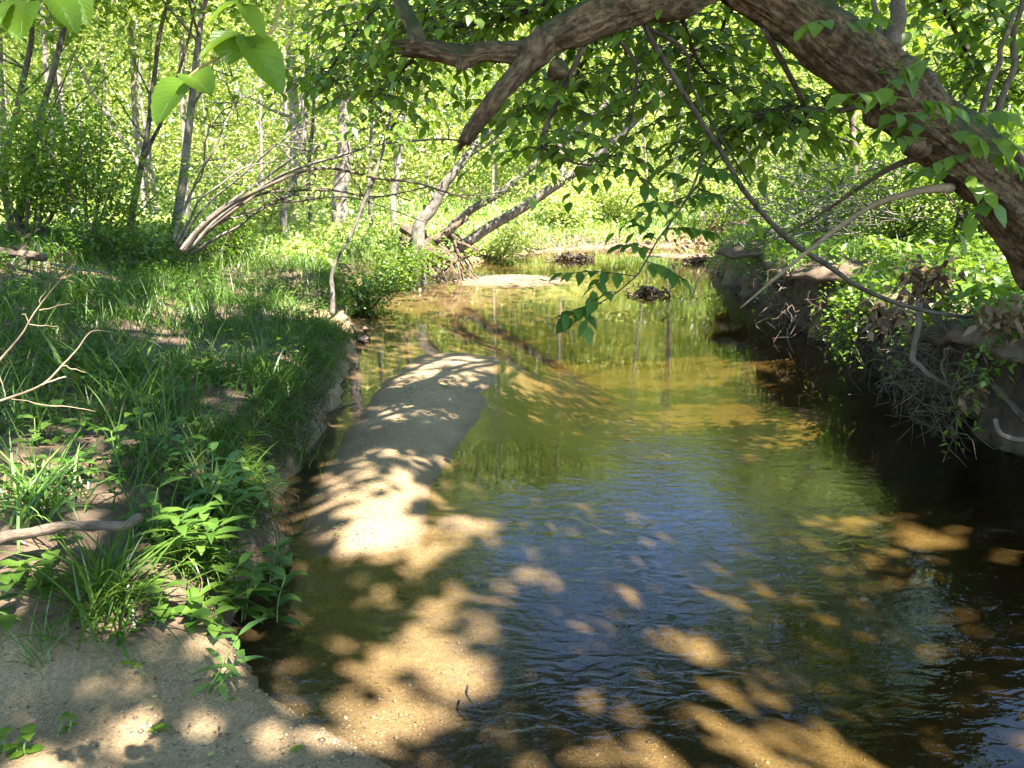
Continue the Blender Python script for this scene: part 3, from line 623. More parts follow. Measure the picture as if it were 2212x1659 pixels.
# ------------------------------------------------------------------ woodland trees
def crown_mesh(nm, n, R, Hh, L, mat, seed, tpl='r', clumps=40):
    mb = MB(); r = np.random.default_rng(seed)
    c = unit(r.normal(size=(clumps, 3))) * (r.random((clumps, 1)) ** .45) * np.array([R, R, Hh])
    k = r.integers(clumps, size=n); sg = r.uniform(.12, .30, clumps)[k][:, None] * R
    P = c[k] + r.normal(size=(n, 3)) * sg * np.array([1, 1, .6])
    soup(mb, P, L, L * .62, tpl, .8)
    return mb.mesh(nm, M[mat])
CROWN_FAR = [crown_mesh('far_crown', 4600, 2.3, 4.2, .155, 'leaf_far', 100 + i) for i in range(4)]
CROWN_MID = [crown_mesh('mid_crown', 2600, 1.5, 2.0, .12, 'leaf_mid', 200 + i) for i in range(3)]
def crown_obj(parent, me, loc, sc, nm='crown', rz=0):
    o = bpy.data.objects.new(nm, me); C.collection.objects.link(o); o.parent = parent
    o.location = np.asarray(loc) - np.array(parent.location); o.scale = sc; o.rotation_euler = (0, 0, rz); return o
def wood_tree(label, line, Yd, wpx, bark, group=None, crown=None, H=12, nm='tree', limbs=5, fork=None, cs=1.0, ch=None, cat='tree'):
    """a tree whose trunk follows the photo pixels 'line' at distance Yd, then rises on out of the frame to height H"""
    P = [at(u, v, Yd) for u, v in line]
    zg = float(height(np.array([P[0][0]]), np.array([P[0][1]]))[0]); base = P[0].copy(); base[2] = zg - .08
    t = thing(nm, base, label, cat, group)
    r = wpx / FPX * Yd / 2
    top = P[-1]; d = P[-1] - P[-2] if len(P) > 1 else np.array([0, 0, 1.]); d = d / max(.1, abs(d[2]))
    if top[2] < H: P = P + [top + d * (H - top[2]) * .5 + RNG.normal(0, .15, 3) * [1, 1, 0], top + d * (H - top[2]) * .8 + RNG.normal(0, .4, 3) * [1, 1, 0]]
    if P[0][2] > zg + .15: P = [base] + P
    else: P[0] = base
    mb = MB(); Q = tube(mb, P, r * 1.15, r * .35, seg=10, n=7, rough=.10, wob=.12)
    if fork:
        for L in fork: tube(mb, [at(u, v, Yd - .1) for u, v in L], r * .72, r * .3, seg=8, n=7, rough=.08)
    for k in range(limbs):
        i = int(RNG.uniform(.35, .95) * (len(Q) - 1)); dd = rdir(1, .2, .8)[0]; l = RNG.uniform(.6, 1.6) * (1 + H / 20)
        tube(mb, [Q[i], Q[i] + dd * l * .5 + [0, 0, .1], Q[i] + dd * l + [0, 0, .35]], r * .35, r * .08, seg=5, n=5)
    mb.build('trunk', M[bark], t)
    if crown is not None:
        cz = ch if ch else H * .72
        c = Q[np.argmin(abs(Q[:, 2] - cz))].copy(); c[2] = cz
        crown_obj(t, crown, c, (cs, cs, cs), rz=RNG.random() * 6)
    return t
F, MD = CROWN_FAR, CROWN_MID
wood_tree('slim dark sapling forking low, standing on the left bank', [(284, 484), (297, 416), (313, 338), (318, 287), (341, 152), (365, 13)], 13, 14, 'bark_dark', crown=MD[0], H=7, fork=[[(313, 338), (330, 300), (348, 264), (375, 189), (403, 100), (420, 20)]], ch=5.8, nm='sapling')
wood_tree('straight dark grey trunk right of the forked sapling', [(380, 492), (399, 378), (412, 253), (426, 118), (443, 0)], 13, 19, 'bark_grey', crown=MD[1], H=8, ch=6.4)
wood_tree('dark leaning trunk half hidden in leaves at the left edge', [(44, 470), (68, 338), (98, 237), (145, 57)], 12, 17, 'bark_dark', crown=MD[2], H=7, ch=5.5)
wood_tree('dark slim trunk crossing behind the leftmost leaves', [(10, 380), (40, 230), (62, 90), (75, 0)], 12.5, 14, 'bark_dark', crown=MD[0], H=7, ch=5.6)
wood_tree('broad pale sunlit trunk cut off by the left edge', [(4, 445), (6, 330), (-2, 200), (-8, 0)], 21, 30, 'bark_pale', crown=F[0], H=12)
wood_tree('white barked trunk with a bend, seen above the forked sapling', [(312, 425), (307, 338), (294, 270), (287, 112), (270, 0)], 25, 17, 'bark_pale', crown=F[1], H=13)
wood_tree('very thin pale stem beside the forked sapling', [(333, 425), (328, 330), (324, 237), (330, 0)], 25, 6, 'bark_pale', crown=F[2], H=11, cs=.8)
wood_tree('thin white trunk directly behind the dark grey trunk', [(402, 428), (398, 300), (392, 0)], 23, 14, 'bark_pale', crown=F[3], H=13)
wood_tree('mottled pale trunk with ivy, left of the arching stems', [(632, 425), (640, 300), (630, 150), (628, 0)], 22, 25, 'bark_pale', crown=F[0], H=13)
wood_tree('thin dark trunk just right of the ivy clad pale trunk', [(668, 400), (672, 240), (672, 100), (672, 0)], 18, 8, 'bark_dark', crown=F[1], H=10, cs=.8)
wood_tree('short leaning brown trunk behind the arching stems', [(612, 455), (632, 390), (655, 320), (662, 250), (665, 60)], 16, 14, 'bark_grey', crown=F[2], H=9, cs=.8)
wood_tree('stout pinkish sunlit trunk beyond the arching stems', [(735, 440), (738, 380), (742, 320), (740, 200), (735, 0)], 20, 33, 'bark_pale', crown=F[3], H=13)
wood_tree('slender pale trunk among leaves near the left edge', [(140, 430), (130, 300), (120, 150), (115, 0)], 22, 12, 'bark_pale', crown=F[0], H=12)
wood_tree('pale leaning trunk, thin and bare, crossing the leftmost woods', [(300, 370), (260, 290), (200, 200), (160, 130)], 21, 9, 'bark_pale', crown=F[1], H=11)
wood_tree('dim pale trunk between two dark leaning trunks', [(112, 430), (105, 300), (95, 120), (92, 0)], 19, 13, 'bark_pale', crown=F[2], H=12)
wood_tree('thin straight trunk deep in the woods above the arching stems', [(800, 415), (800, 330), (806, 200), (806, 40)], 24, 9, 'bark_grey', crown=F[3], H=13)
wood_tree('thick grey trunk leaning right, cut by leaves above the root bank', [(905, 500), (930, 445), (960, 405), (985, 375)], 16.5, 28, 'bark_grey', crown=MD[0], H=3.6, cs=.7, ch=3.2, limbs=2)
wood_tree('pale trunk far off behind the leaning grey trunk', [(850, 430), (858, 380), (868, 300), (880, 180)], 26, 14, 'bark_pale', crown=F[1], H=14)
wood_tree('faint slim trunk on the far bank above the bend', [(1210, 440), (1213, 330), (1215, 200)], 33, 9, 'bark_pale', crown=F[2], H=14)
wood_tree('leaning thin trunk on the far bank right of the poles', [(1560, 440), (1600, 350), (1640, 250)], 31, 9, 'bark_grey', crown=F[3], H=12)
wood_tree('upright dim trunk beyond the thicket on the right bank', [(1850, 430), (1845, 330), (1830, 200)], 18, 17, 'bark_dark', crown=F[0], H=9, cs=.9)
wood_tree('dark trunk in leaf behind the leaning tree base', [(2080, 440), (2085, 300), (2090, 100), (2095, 0)], 12, 24, 'bark_dark', crown=MD[1], H=8, cs=1.3, ch=5.5)

# two long poles leaning over the creek from the eroded root bank
for lab, line, r0, r1, wl in (('lower and thicker of the two pale poles leaning over the creek', [(930, 568), (985, 535), (1050, 492), (1160, 428), (1250, 368), (1340, 290), (1430, 190), (1530, 80)], .125, .07, 17.5),
                          ('upper and thinner of the two pale poles leaning over the creek', [(925, 540), (1000, 470), (1080, 418), (1150, 360), (1230, 300), (1300, 235), (1400, 145), (1480, 40)], .09, .055, 18.2)):
    b0 = at(*line[0], wl); t = thing('leaning_pole', b0, lab, 'tree', 'poles leaning over the creek')
    mb = MB(); Q = tube(mb, [at(u, v, wl) for u, v in line], r0, r1, seg=12, n=8, rough=.10, wob=.15)
    for k in (.3, .45, .5, .7):
        p = Q[int(k * len(Q))]; tube(mb, [p, p + np.array([.05, -.1, .12])], .05, .025, seg=6, n=3)
    mbl = MB()
    for k in range(26):
        p = Q[int(RNG.uniform(.1, .99) * (len(Q) - 1))]; twigleaves(mb, mbl, p, p + rdir(1, -.3, .7)[0] * .7, 7, .11, .06, 'r', .008)
    mb.build('trunk', M['bark_grey'], t); mbl.build('foliage', M['leaf_far'], t)

# root mass of the poles on the left bank
rm = thing('root_mass', at(930, 545, 16.8), 'dark tangle of washed out roots under the leaning poles', 'roots')
mb = MB(); c = at(935, 545, 17.2)
for k in range(46):
    a = RNG.uniform(-1.2, 1.2); p = c + np.array([RNG.uniform(-.7, .6), RNG.uniform(-.4, .3), RNG.uniform(-.1, .5)])
    q = p + np.array([RNG.uniform(-.3, .7), RNG.uniform(-.8, -.1), RNG.uniform(-.9, -.1)]); m_ = (p + q) / 2 + rdir(1)[0] * .15
    tube(mb, [p, m_, q], RNG.uniform(.02, .06), .01, seg=6, n=5, rough=.2)
tube(mb, [at(870, 490, 17), at(930, 520, 16.8), at(1010, 470, 17)], .12, .06, seg=9, rough=.25)
tube(mb, [at(880, 520, 17), at(940, 545, 16.6), at(985, 565, 16.6)], .16, .08, seg=9, rough=.3)
mb.build('roots', M['root'], rm)

# bent bundle of arching stems on the left bank
ar = thing('arching_shrub', at(400, 545, 9.5), 'bundle of long bare grey stems arching right from the left bank', 'shrub')
for k, (L, r) in enumerate((([(398, 545), (440, 490), (530, 425), (620, 380), (700, 372), (800, 378), (880, 388), (960, 415), (1010, 440)], .035), ([(410, 540), (480, 465), (580, 400), (700, 345), (800, 312), (900, 302), (990, 306), (1050, 330)], .032),
                            ([(390, 540), (450, 470), (560, 390), (650, 335), (740, 300), (820, 255), (880, 220)], .026), ([(405, 545), (500, 455), (600, 418), (700, 408), (800, 418), (950, 408)], .028),
                            ([(380, 530), (420, 450), (470, 400), (560, 350), (700, 330)], .022), ([(415, 548), (520, 480), (600, 440), (670, 402)], .03), ([(395, 540), (470, 478), (560, 442), (650, 425), (760, 430), (900, 470), (960, 500)], .018),
                            ([(385, 535), (440, 455), (540, 370), (620, 290), (660, 200), (690, 90)], .022), ([(375, 520), (405, 430), (470, 330), (510, 240), (515, 200), (500, 130)], .02), ([(372, 520), (420, 400), (440, 300), (480, 250), (560, 210)], .016))):
    mb, mbl = MB(), MB(); Q = tube(mb, [at(u, v, 9.5 + .5 * RNG.random() + .25 * k * .3) for u, v in L], r * .75, r * .3, seg=7, n=8, rough=.12, wob=.12)
    for _ in range(6):
        p = Q[int(RNG.uniform(.3, .98) * (len(Q) - 1))]; tube(mb, [p, p + rdir(1, -.2, .9)[0] * .35, p + rdir(1, 0, .9)[0] * .8], .009, .003, seg=4, n=4)
        twigleaves(mb, mbl, p, p + rdir(1, -.3, .8)[0] * .6, 7, .08, .045, 'o', .004)
    q = mb.build('stem', M['bark_grey' if k % 3 else 'twig'], ar); mbl.build('foliage', M['leaf_mid'], q).location = (0, 0, 0)

# young tree leaning off the little stump by the water
st = thing('sapling', at(720, 625, 9.8), 'crooked thin sapling rising from a pale stub at the water edge', 'sapling')
mb = MB(); tube(mb, [at(u, v, 9.8) for u, v in [(718, 680), (718, 628), (716, 598), (728, 560), (757, 510), (785, 440), (805, 390), (828, 320), (845, 240)]], 0, rr=[.034, .03, .024, .019, .019, .028, .024, .02, .012], seg=8, n=8, rough=.1)
mb.build('trunk', M['bark_grey'], st)
for L, nl_ in (([(845, 240), (850, 150), (800, 60), (760, -20)], 24), ([(828, 320), (860, 250), (920, 180), (930, 60)], 24), ([(838, 280), (800, 200), (740, 120), (700, 60)], 24)):
    mbt, mbl = MB(), MB(); Q = tube(mbt, [at(u, v, 9.8 + .1 * i_) for i_, (u, v) in enumerate(L)], .014, .005, seg=5, n=6)
    for k in range(nl_):
        p = Q[int(RNG.uniform(.15, 1) * (len(Q) - 1))]; twigleaves(mbt, mbl, p, p + rdir(1, -.5, .5)[0] * RNG.uniform(.5, 1.1), 9, .11, .07, 'o', .005)
    q = mbt.build('branch', M['bark_dark'], st); mbl.build('foliage', M['leaf_mid'], q).location = (0, 0, 0)

# leafy shrubs
def shrub(label, u, v, Y, R, Hh, n, L, mat, stems=9, z0=None, group=None, tpl='r'):
    b = at(u, v, Y); b[2] = float(height(np.array([b[0]]), np.array([b[1]]))[0]) if z0 is None else z0
    t = thing('shrub', b, label, 'shrub', group)
    mb, ml = MB(), MB(); ends = []
    for k in range(stems):
        d = rdir(1, .35, .95)[0]; e = b + d * np.array([R, R, Hh]) * RNG.uniform(.7, 1.05)
        Q = tube(mb, [b + RNG.normal(0, .06, 3) * [1, 1, 0], b + d * np.array([R, R, Hh]) * .45 + RNG.normal(0, .08, 3), e], .018, .004, seg=5, n=6); ends.append(Q[4:])
    E = np.concatenate(ends); P = E[RNG.integers(len(E), size=n)] + RNG.normal(size=(n, 3)) * np.array([.2, .2, .16]) * R * .8
    P = P[P[:, 2] > b[2]]
    soup(ml, P, L, L * .6, tpl, .7)
    mb.build('stem', M['twig'], t); ml.build('foliage', M[mat], t)
    return t
shrub('dense dark leafy shrub filling the left edge under the trees', 60, 470, 11.5, 1.5, 2.6, 5200, .085, 'leaf_mid', 14)
shrub('tall airy shrub between the left edge and the forked sapling', 190, 470, 11.2, 1.2, 2.6, 3400, .08, 'leaf_mid', 12)
shrub('low loose shrub in front of the forked sapling', 250, 520, 10.4, .9, .9, 1500, .07, 'herb', 9)
shrub('small bright shrub at the foot of the dark grey trunk', 470, 480, 12, .8, 1.3, 1300, .07, 'leaf_mid', 8)
shrub('leafy shrub at the water edge beside the root mass', 860, 560, 15.5, 1.2, 1.1, 2600, .08, 'leaf_mid', 10)
shrub('bushy green shrub over the bank right of the pale stub', 790, 560, 12.5, .9, .9, 2200, .07, 'herb', 10)
shrub('sunlit shrub behind the arching stems', 560, 440, 17, 1.6, 2.2, 2600, .11, 'leaf_far', 9)
shrub('bright shrub below the leaning poles', 1080, 480, 22, 1.3, 1.6, 2000, .12, 'leaf_far', 9)
shrub('yellow green shrub on the far bank at the bend', 1330, 480, 31, 2.2, 2.6, 2600, .17, 'leaf_far', 9)
shrub('pale shrub on the far bank left of the bend', 1200, 500, 30, 1.8, 2.0, 2200, .17, 'leaf_far', 9)
shrub('wide bright shrub on the far bank beyond the thicket', 1560, 470, 30, 2.4, 3.0, 3000, .17, 'leaf_far', 9)
shrub('green shrub leaning over the right bank behind the thicket', 1800, 430, 14, 1.6, 2.2, 3600, .09, 'leaf_mid', 12)
shrub('leafy shrub under the leaning trunk on the right bank', 1950, 430, 12.5, 1.5, 1.6, 3000, .085, 'leaf_mid', 12)
shrub('tall sunlit shrub behind the upright branches of the leaning tree', 2130, 400, 11, 1.6, 2.6, 3600, .1, 'leaf_mid', 12)
shrub('shady shrub on the far side of the right bank bend', 1650, 440, 20, 1.6, 2.2, 3000, .1, 'leaf_mid', 11)

# thicket of bare twigs on the right bank
bp = thing('brush_pile', at(1760, 500, 11.5), 'tangled thicket of bare grey twigs on the right bank', 'brush')
mb = MB()
for k in range(230):
    p = at(RNG.uniform(1600, 1980), RNG.uniform(350, 520), RNG.uniform(10.8, 12.6)); d = rdir(1, -.35, .6)[0] * RNG.uniform(.4, 1.1)
    tube(mb, [p, p + d * .5 + rdir(1)[0] * .1, p + d], RNG.uniform(.004, .012), .003, seg=4, n=4, cap=False)
mb.build('twigs', M['bark_grey'], bp)

# far woods: the mass of sunlit leaves and thin stems beyond the separate trees
mb = MB(); n = 680000
fy = RNG.uniform(33, 66, n); fx = RNG.uniform(-1, 1, n) * (fy * .72 + 6)
hmax = fy * (.26 + .12 * fbm(fx * .12, fy * .12, s=51)) + 4 * smooth(2, -6, fx) + 4 * smooth(12, 20, fx)
fz = RNG.random(n) ** .95 * hmax; ok = fbm(fx * .45, fy * .45, s=61, z=fz * .5) > .44
P = np.stack([fx, fy, fz], 1)[ok]; P[:, 2] += height(P[:, 0], P[:, 1])
n = 150000; gy = RNG.uniform(66, 95, n); gx = RNG.uniform(-1, 1, n) * (gy * .75); gz = RNG.random(n) * gy * (.24 + .10 * fbm(gx * .09, gy * .09, s=52)); G = np.stack([gx, gy, gz + height(gx, gy)], 1)
soup(mb, P, .22, .15, 'r', .8); soup(mb, G, .62, .46, 'r', .8)
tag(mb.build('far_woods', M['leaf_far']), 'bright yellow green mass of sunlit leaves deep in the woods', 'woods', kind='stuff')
mb = MB()
for k in range(70):
    y = RNG.uniform(30, 56); x = RNG.uniform(-1, 1) * y * .68; z = float(height(np.array([x]), np.array([y]))[0]); l = RNG.normal(0, .5, 2)
    tube(mb, [[x, y, z], [x + l[0] * .5, y, z + 4], [x + l[0], y + l[1], z + 10]], RNG.uniform(.04, .11), .02, seg=6, n=4, cap=False)
tag(mb.build('far_trunks', M['bark_pale']), 'crowd of thin pale stems fading into the far sunlit woods', 'woods', kind='stuff')
# undergrowth between the near bank and the far woods
mb = MB(); n = 90000
uy = RNG.uniform(13, 36, n); ux = RNG.uniform(-1, 1, n) * (uy * .72 + 3); dl = left(uy) - ux; dr = ux - right(uy)
hm = .15 + 1.5 * smooth(.45, .75, fbm(ux * .5, uy * .5, s=71)) * smooth(14, 22, uy)
ok = ((dl > .1) | (dr > .3) | ((uy > 20) & ((dl > -.1) | (dr > -.1)))); uz = RNG.random(n) ** 1.3 * hm
P = np.stack([ux, uy, height(ux, uy) + uz], 1)[ok]
soup(mb, P, .14, .085, 'r', .8)
tag(mb.build('undergrowth', M['leaf_far']), 'bright sunlit undergrowth covering the woodland floor behind the banks', 'undergrowth', kind='stuff')

# ------------------------------------------------------------------ grass, herbs and litter on the banks
def scatter(n, x0, x1, y0, y1, f):
    x = RNG.uniform(x0, x1, n); y = RNG.uniform(y0, y1, n); k = RNG.random(n) < f(x, y); return x[k], y[k]
def leftmask(x, y):
    dl = left(y) - x; z = height(x, y)
    return (dl > .0) * smooth(.06, .30, dl) * (.3 + .7 * smooth(2.9, 3.5, y)) * (1 - .93 * smooth(.35, .8, sandiness(x, y, z)))
# clumped meadow grass on the left bank
mb = MB()
x, y = scatter(15000, -7.5, .6, 2.7, 12.5, lambda x, y: leftmask(x, y) * smooth(.36, .58, fbm(x * 1.4, y * 1.4, s=13)))
for k in range(4):
    q = np.stack([x + RNG.normal(0, .035, len(x)), y + RNG.normal(0, .035, len(x))], 1)
    blades(mb, np.stack([q[:, 0], q[:, 1], height(q[:, 0], q[:, 1]) - .01], 1), np.where(RNG.random(len(x)) < .25, .42, .24), .009, .55, .3)
x, y = scatter(14000, -12, .8, 11, 26, lambda x, y: leftmask(x, y) * .9)
blades(mb, np.stack([x, y, height(x, y) - .02], 1), .38, .018, .6, .3, seg=3)
y = 3.0 + 18 * RNG.random(5600) ** 1.2; x = left(y) - RNG.uniform(.05, .3, 5600); k = np.exp(-(((x - BEACH[0]) / .8) ** 2 + ((y - BEACH[1]) / .7) ** 2)) < .4; x, y = x[k], y[k]
zz = np.maximum(height(x, y), .05)
for q in range(2): blades(mb, np.stack([x, y, zz - .01], 1) + RNG.normal(0, .03, (len(x), 3)) * [1, 1, 0], RNG.uniform(.12, .30, len(x)), .009, .8, .5, azim=RNG.normal(-.3, 1.1, len(x)))
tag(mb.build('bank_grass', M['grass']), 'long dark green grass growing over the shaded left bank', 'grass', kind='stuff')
# overhanging lip of turf and soil along the right bank
def lipw(y): return (.08 + .40 * smooth(.35, .65, fbm(y * .9, y * 0, s=19)) + .12 * (fbm(y * 5, y * 0, s=20) - .5)) * smooth(17.5, 14, y)
yy = np.arange(3.0, 18, .06); jj = np.linspace(0, 1, 12); mb = MB()
XX = right(yy)[:, None] + .42 - (lipw(yy) + .42)[:, None] * jj[None]; YY = np.broadcast_to(yy[:, None], XX.shape)
ztop = height(right(yy) + .45, yy)[:, None] + .03 - .16 * jj[None] ** 3 + .07 * (fbm(XX * 4, YY * 4, s=21) - .5)
zbot = ztop - (.30 - .24 * jj[None] ** .7) + .10 * (fbm(XX * 5, YY * 5, s=22) - .5); zbot = np.minimum(zbot, ztop - .012)
V = np.stack([np.concatenate([XX, XX[:, ::-1]], 1), np.concatenate([YY, YY], 1), np.concatenate([ztop, zbot[:, ::-1]], 1)], -1); q = 24
i, j = np.meshgrid(np.arange(len(yy) - 1), np.arange(q - 1), indexing='ij'); mb.add(V, None, np.stack([i * q + j, (i + 1) * q + j, (i + 1) * q + j + 1, i * q + j + 1], -1).reshape(-1, 4))
def rtop(x, y):
    w_ = lipw(y); j = np.clip((right(y) + .42 - x) / (w_ + .42), 0, 1)
    return np.where(x < right(y) + .4, height(right(y) + .45, y) + .02 - .16 * j ** 3, height(x, y))
tag(mb.build('bank', M['ground']), 'undercut lip of dark earth and turf along the right bank', 'bank', kind='structure')
mb = MB()
x, y = scatter(20000, 2.0, 11, 4.5, 22, lambda x, y: (x > right(y) - lipw(y) + .04) * (.3 + .7 * smooth(.4, .6, fbm(x * .9, y * .9, s=17))))
for k in range(2):
    blades(mb, np.stack([x, y, rtop(x, y) - .02], 1) + RNG.normal(0, .03, (len(x), 3)) * [1, 1, 0], .30, .012, .6, .35, seg=3)
x, y = scatter(9000, -14, 12, 22, 36, lambda x, y: ((left(y) - x > .1) | (x - right(y) > .2)) * 1.0)
blades(mb, np.stack([x, y, height(x, y) - .02], 1), .6, .04, .6, .35, seg=3)
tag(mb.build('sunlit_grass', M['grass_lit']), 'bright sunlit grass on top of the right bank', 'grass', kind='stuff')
mb = MB(); x, y = scatter(2600, -7.5, .6, 2.6, 12.5, leftmask)
blades(mb, np.stack([x, y, height(x, y)], 1), .26, .006, 1.1, .9, seg=4); x, y = scatter(900, 2.5, 8, 5, 16, lambda x, y: (x > right(y)) * 1.0)
blades(mb, np.stack([x, y, rtop(x, y)], 1), .3, .007, 1.1, .9, seg=4)
tag(mb.build('dead_grass', M['dry']), 'bent tan blades of dead grass lying among the green', 'grass', kind='stuff')
# low herbs
mb, ms = MB(), MB()
x, y = scatter(5200, -7.5, .6, 2.45, 13, lambda x, y: leftmask(x, y) * (.25 + .75 * smooth(.42, .58, fbm(x * 1.2, y * 1.2, s=23))))
for cx_, cy_ in zip(x, y):
    z = float(height(np.array([cx_]), np.array([cy_]))[0]); hh = RNG.uniform(.05, .22) * (1 + .5 * (cy_ > 6)); k = int(RNG.integers(5, 10))
    t = RNG.uniform(.35, 1, k)[:, None]; lean = RNG.normal(0, .05, 3) * [1, 1, 0]
    P = np.array([cx_, cy_, z]) + t * (np.array([0, 0, hh]) + lean); D = rdir(k, -.1, .35)
    leaves(mb, P + D * .012, D, unit(np.array([0, 0, 1.]) + .3 * rdir(k)), RNG.uniform(.035, .075) * RNG.uniform(.8, 1.2, k), RNG.uniform(.022, .05) * np.ones(k), 'o' if cy_ < 5 else 'r', .2, RNG.random())
    w = .002; q = np.array([cx_, cy_, z - .01]); e = q + np.array([0, 0, hh]) + lean
    mb.add([q - [w, 0, 0], q + [w, 0, 0], e], [[0, 1, 2]], None, .3)
tag(mb.build('ground_cover', M['herb']), 'low leafy herbs covering the shaded left bank', 'ground cover', kind='stuff')
mb = MB()
x, y = scatter(9000, 2.0, 10, 4.0, 17, lambda x, y: (x > right(y) - lipw(y)) * np.maximum(smooth(8, 6, y), .25 + .75 * smooth(.42, .6, fbm(x * 1.3, y * 1.3, s=27))))
P = np.stack([x, y, rtop(x, y) - .03], 1)
for k in range(7): soup(mb, P[RNG.random(len(P)) < .7] * 1.0 + [0, 0, .06 + .035 * k], .05 + .012 * k, .03 + .006 * k, 'o' if k % 2 else 'r', .6)
yy = 3.6 + 15 * RNG.random(900) ** 1.6; xx = right(yy) - lipw(yy) + RNG.uniform(-.04, .2, 900)
for q in range(900):
    if fbm(yy[q:q+1] * 1.6, yy[q:q+1] * 0, s=29)[0] < .53: continue
    l = RNG.uniform(.15, .75); k = int(l / .035); t = np.linspace(0, 1, k)[:, None]; p = np.array([xx[q], yy[q], RNG.uniform(.75, 1.05)])
    e = p + np.array([RNG.uniform(-.35, 0), RNG.normal(0, .15), -l]); Q = p * (1 - t) + e * t + np.array([-.12, 0, .05]) * np.sin(t * 3.14)
    soup(mb, Q + RNG.normal(0, .02, Q.shape), .06, .036, 'r', .7)
tag(mb.build('bank_herbs', M['leaf_mid']), 'leafy herbs and creepers spilling over the right bank edge', 'ground cover', kind='stuff')
# dead leaves and bits of wood lying about
mb = MB()
x, y = scatter(9000, -8, .7, 2.2, 13, lambda x, y: (left(y) - x > 0) * (.25 + .75 * smooth(.5, .65, fbm(x * .8, y * .8, s=41))))
P = np.stack([x, y, height(x, y) + RNG.uniform(.004, .03, len(x))], 1); D = rdir(len(x), -.2, .25)
leaves(mb, P, D, unit(np.array([0, 0, 1.]) + .5 * rdir(len(x))), RNG.uniform(.02, .07, len(x)) * np.clip(y / 5, .45, 1.2), RNG.uniform(.01, .03, len(x)) * np.clip(y / 5, .45, 1.2), 'r')
x, y = scatter(9000, 2.4, 7.5, 4.5, 21, lambda x, y: (x > right(y) - .15) * (x < right(y) + .9))
P = np.stack([x, y, height(x, y) + RNG.uniform(.0, .04, len(x))], 1); D = rdir(len(x), -.5, .3)
leaves(mb, P, D, unit(np.array([-.6, 0, .6]) + .8 * rdir(len(x))), RNG.uniform(.04, .11, len(x)), RNG.uniform(.02, .06, len(x)), 'r')
x, y = scatter(900, -1.9, 1.8, 1.4, 4.2, lambda x, y: (height(x, y) < .3) * 1.0)
P = np.stack([x, y, height(x, y) + .004], 1); leaves(mb, P, rdir(len(x), -.05, .1), unit(np.array([0, 0, 1.]) + .25 * rdir(len(x))), RNG.uniform(.006, .024, len(x)), RNG.uniform(.004, .010, len(x)), 'r')
tag(mb.build('leaf_litter', M['litter']), 'brown dead leaves scattered over both banks', 'leaf litter', kind='stuff')
mb = MB()
k = 520; t = RNG.random(k) * 5.6; i0 = t.astype(int); fr = (t - i0)[:, None]; P2 = BAR[i0] * (1 - fr) + BAR[i0 + 1] * fr + RNG.normal(0, .16, (k, 2))
P = np.stack([P2[:, 0], P2[:, 1], height(P2[:, 0], P2[:, 1]) + .006], 1); P = P[P[:, 2] > .01]
leaves(mb, P, rdir(len(P), -.05, .1), unit(np.array([0, 0, 1.]) + .2 * rdir(len(P))), RNG.uniform(.012, .03, len(P)), RNG.uniform(.008, .014, len(P)), 'r')
tag(mb.build('leaf_scraps', M['yellow']), 'tiny yellow leaf scraps strewn on the sandbar', 'leaf litter', kind='stuff')
# gravel
ico = np.array([[1, 0, 0], [-1, 0, 0], [0, 1, 0], [0, -1, 0], [0, 0, 1], [0, 0, -1.]]); icf = np.array([[0, 2, 4], [2, 1, 4], [1, 3, 4], [3, 0, 4], [2, 0, 5], [1, 2, 5], [3, 1, 5], [0, 3, 5]])
mb = MB()
x, y = scatter(26000, -1.6, 1.5, 1.4, 3.4, lambda x, y: (height(x, y) < .14) * smooth(3.4, 2.2, y) * (.25 + .75 * smooth(.4, .6, fbm(x * 3, y * 3, s=90))))
x2, y2 = scatter(4200, -1.2, .2, 6.0, 10, lambda x, y: smooth(.02, .05, bar(x, y)) * smooth(6.4, 7.2, y)); x3, y3 = scatter(9000, -2.5, 3, 14.5, 19.5, lambda x, y: (height(x, y) > .005) * (left(y) < x) * 1.0)
x, y = np.concatenate([x, x2, x3]), np.concatenate([y, y2, y3]); n = len(x)
sz = RNG.uniform(.002, .0058, n) * (1 + (RNG.random(n) < .04) * 1.5) * np.where(y > 12, 2.6, np.where(y > 5, 1.4, 1)); S3 = sz[:, None] * RNG.uniform(.6, 1.3, (n, 3)) * [1, 1, .6]; a = RNG.random(n) * 6.28
V = ico[None] * S3[:, None]; Vx = V[..., 0] * np.cos(a)[:, None] - V[..., 1] * np.sin(a)[:, None]; Vy = V[..., 0] * np.sin(a)[:, None] + V[..., 1] * np.cos(a)[:, None]
V = np.stack([Vx + x[:, None], Vy + y[:, None], V[..., 2] + height(x, y)[:, None] + sz[:, None] * .2], -1)
mb.add(V.reshape(-1, 3), (icf[None] + (np.arange(n) * 6)[:, None, None]).reshape(-1, 3), None, np.repeat(RNG.random(n), 6))
def pebmat():
    m, t, out = nodes('gravel'); a = N(t, 'ShaderNodeAttribute', attribute_name='rnd')
    rp = ramp(t, [(0, (.05, .035, .025)), (.3, (.16, .11, .068)), (.6, (.23, .165, .10)), (.85, (.27, .20, .13)), (1, (.34, .28, .21))], a.outputs['Fac'])
    p = N(t, 'ShaderNodeBsdfPrincipled', i_Roughness=.6); t.links.new(rp.outputs[0], p.inputs['Base Color']); t.links.new(p.outputs[0], out.inputs[0]); return m
tag(mb.build('gravel', pebmat()), 'fine tan gravel on the near shore and the sandbars', 'gravel', kind='stuff')

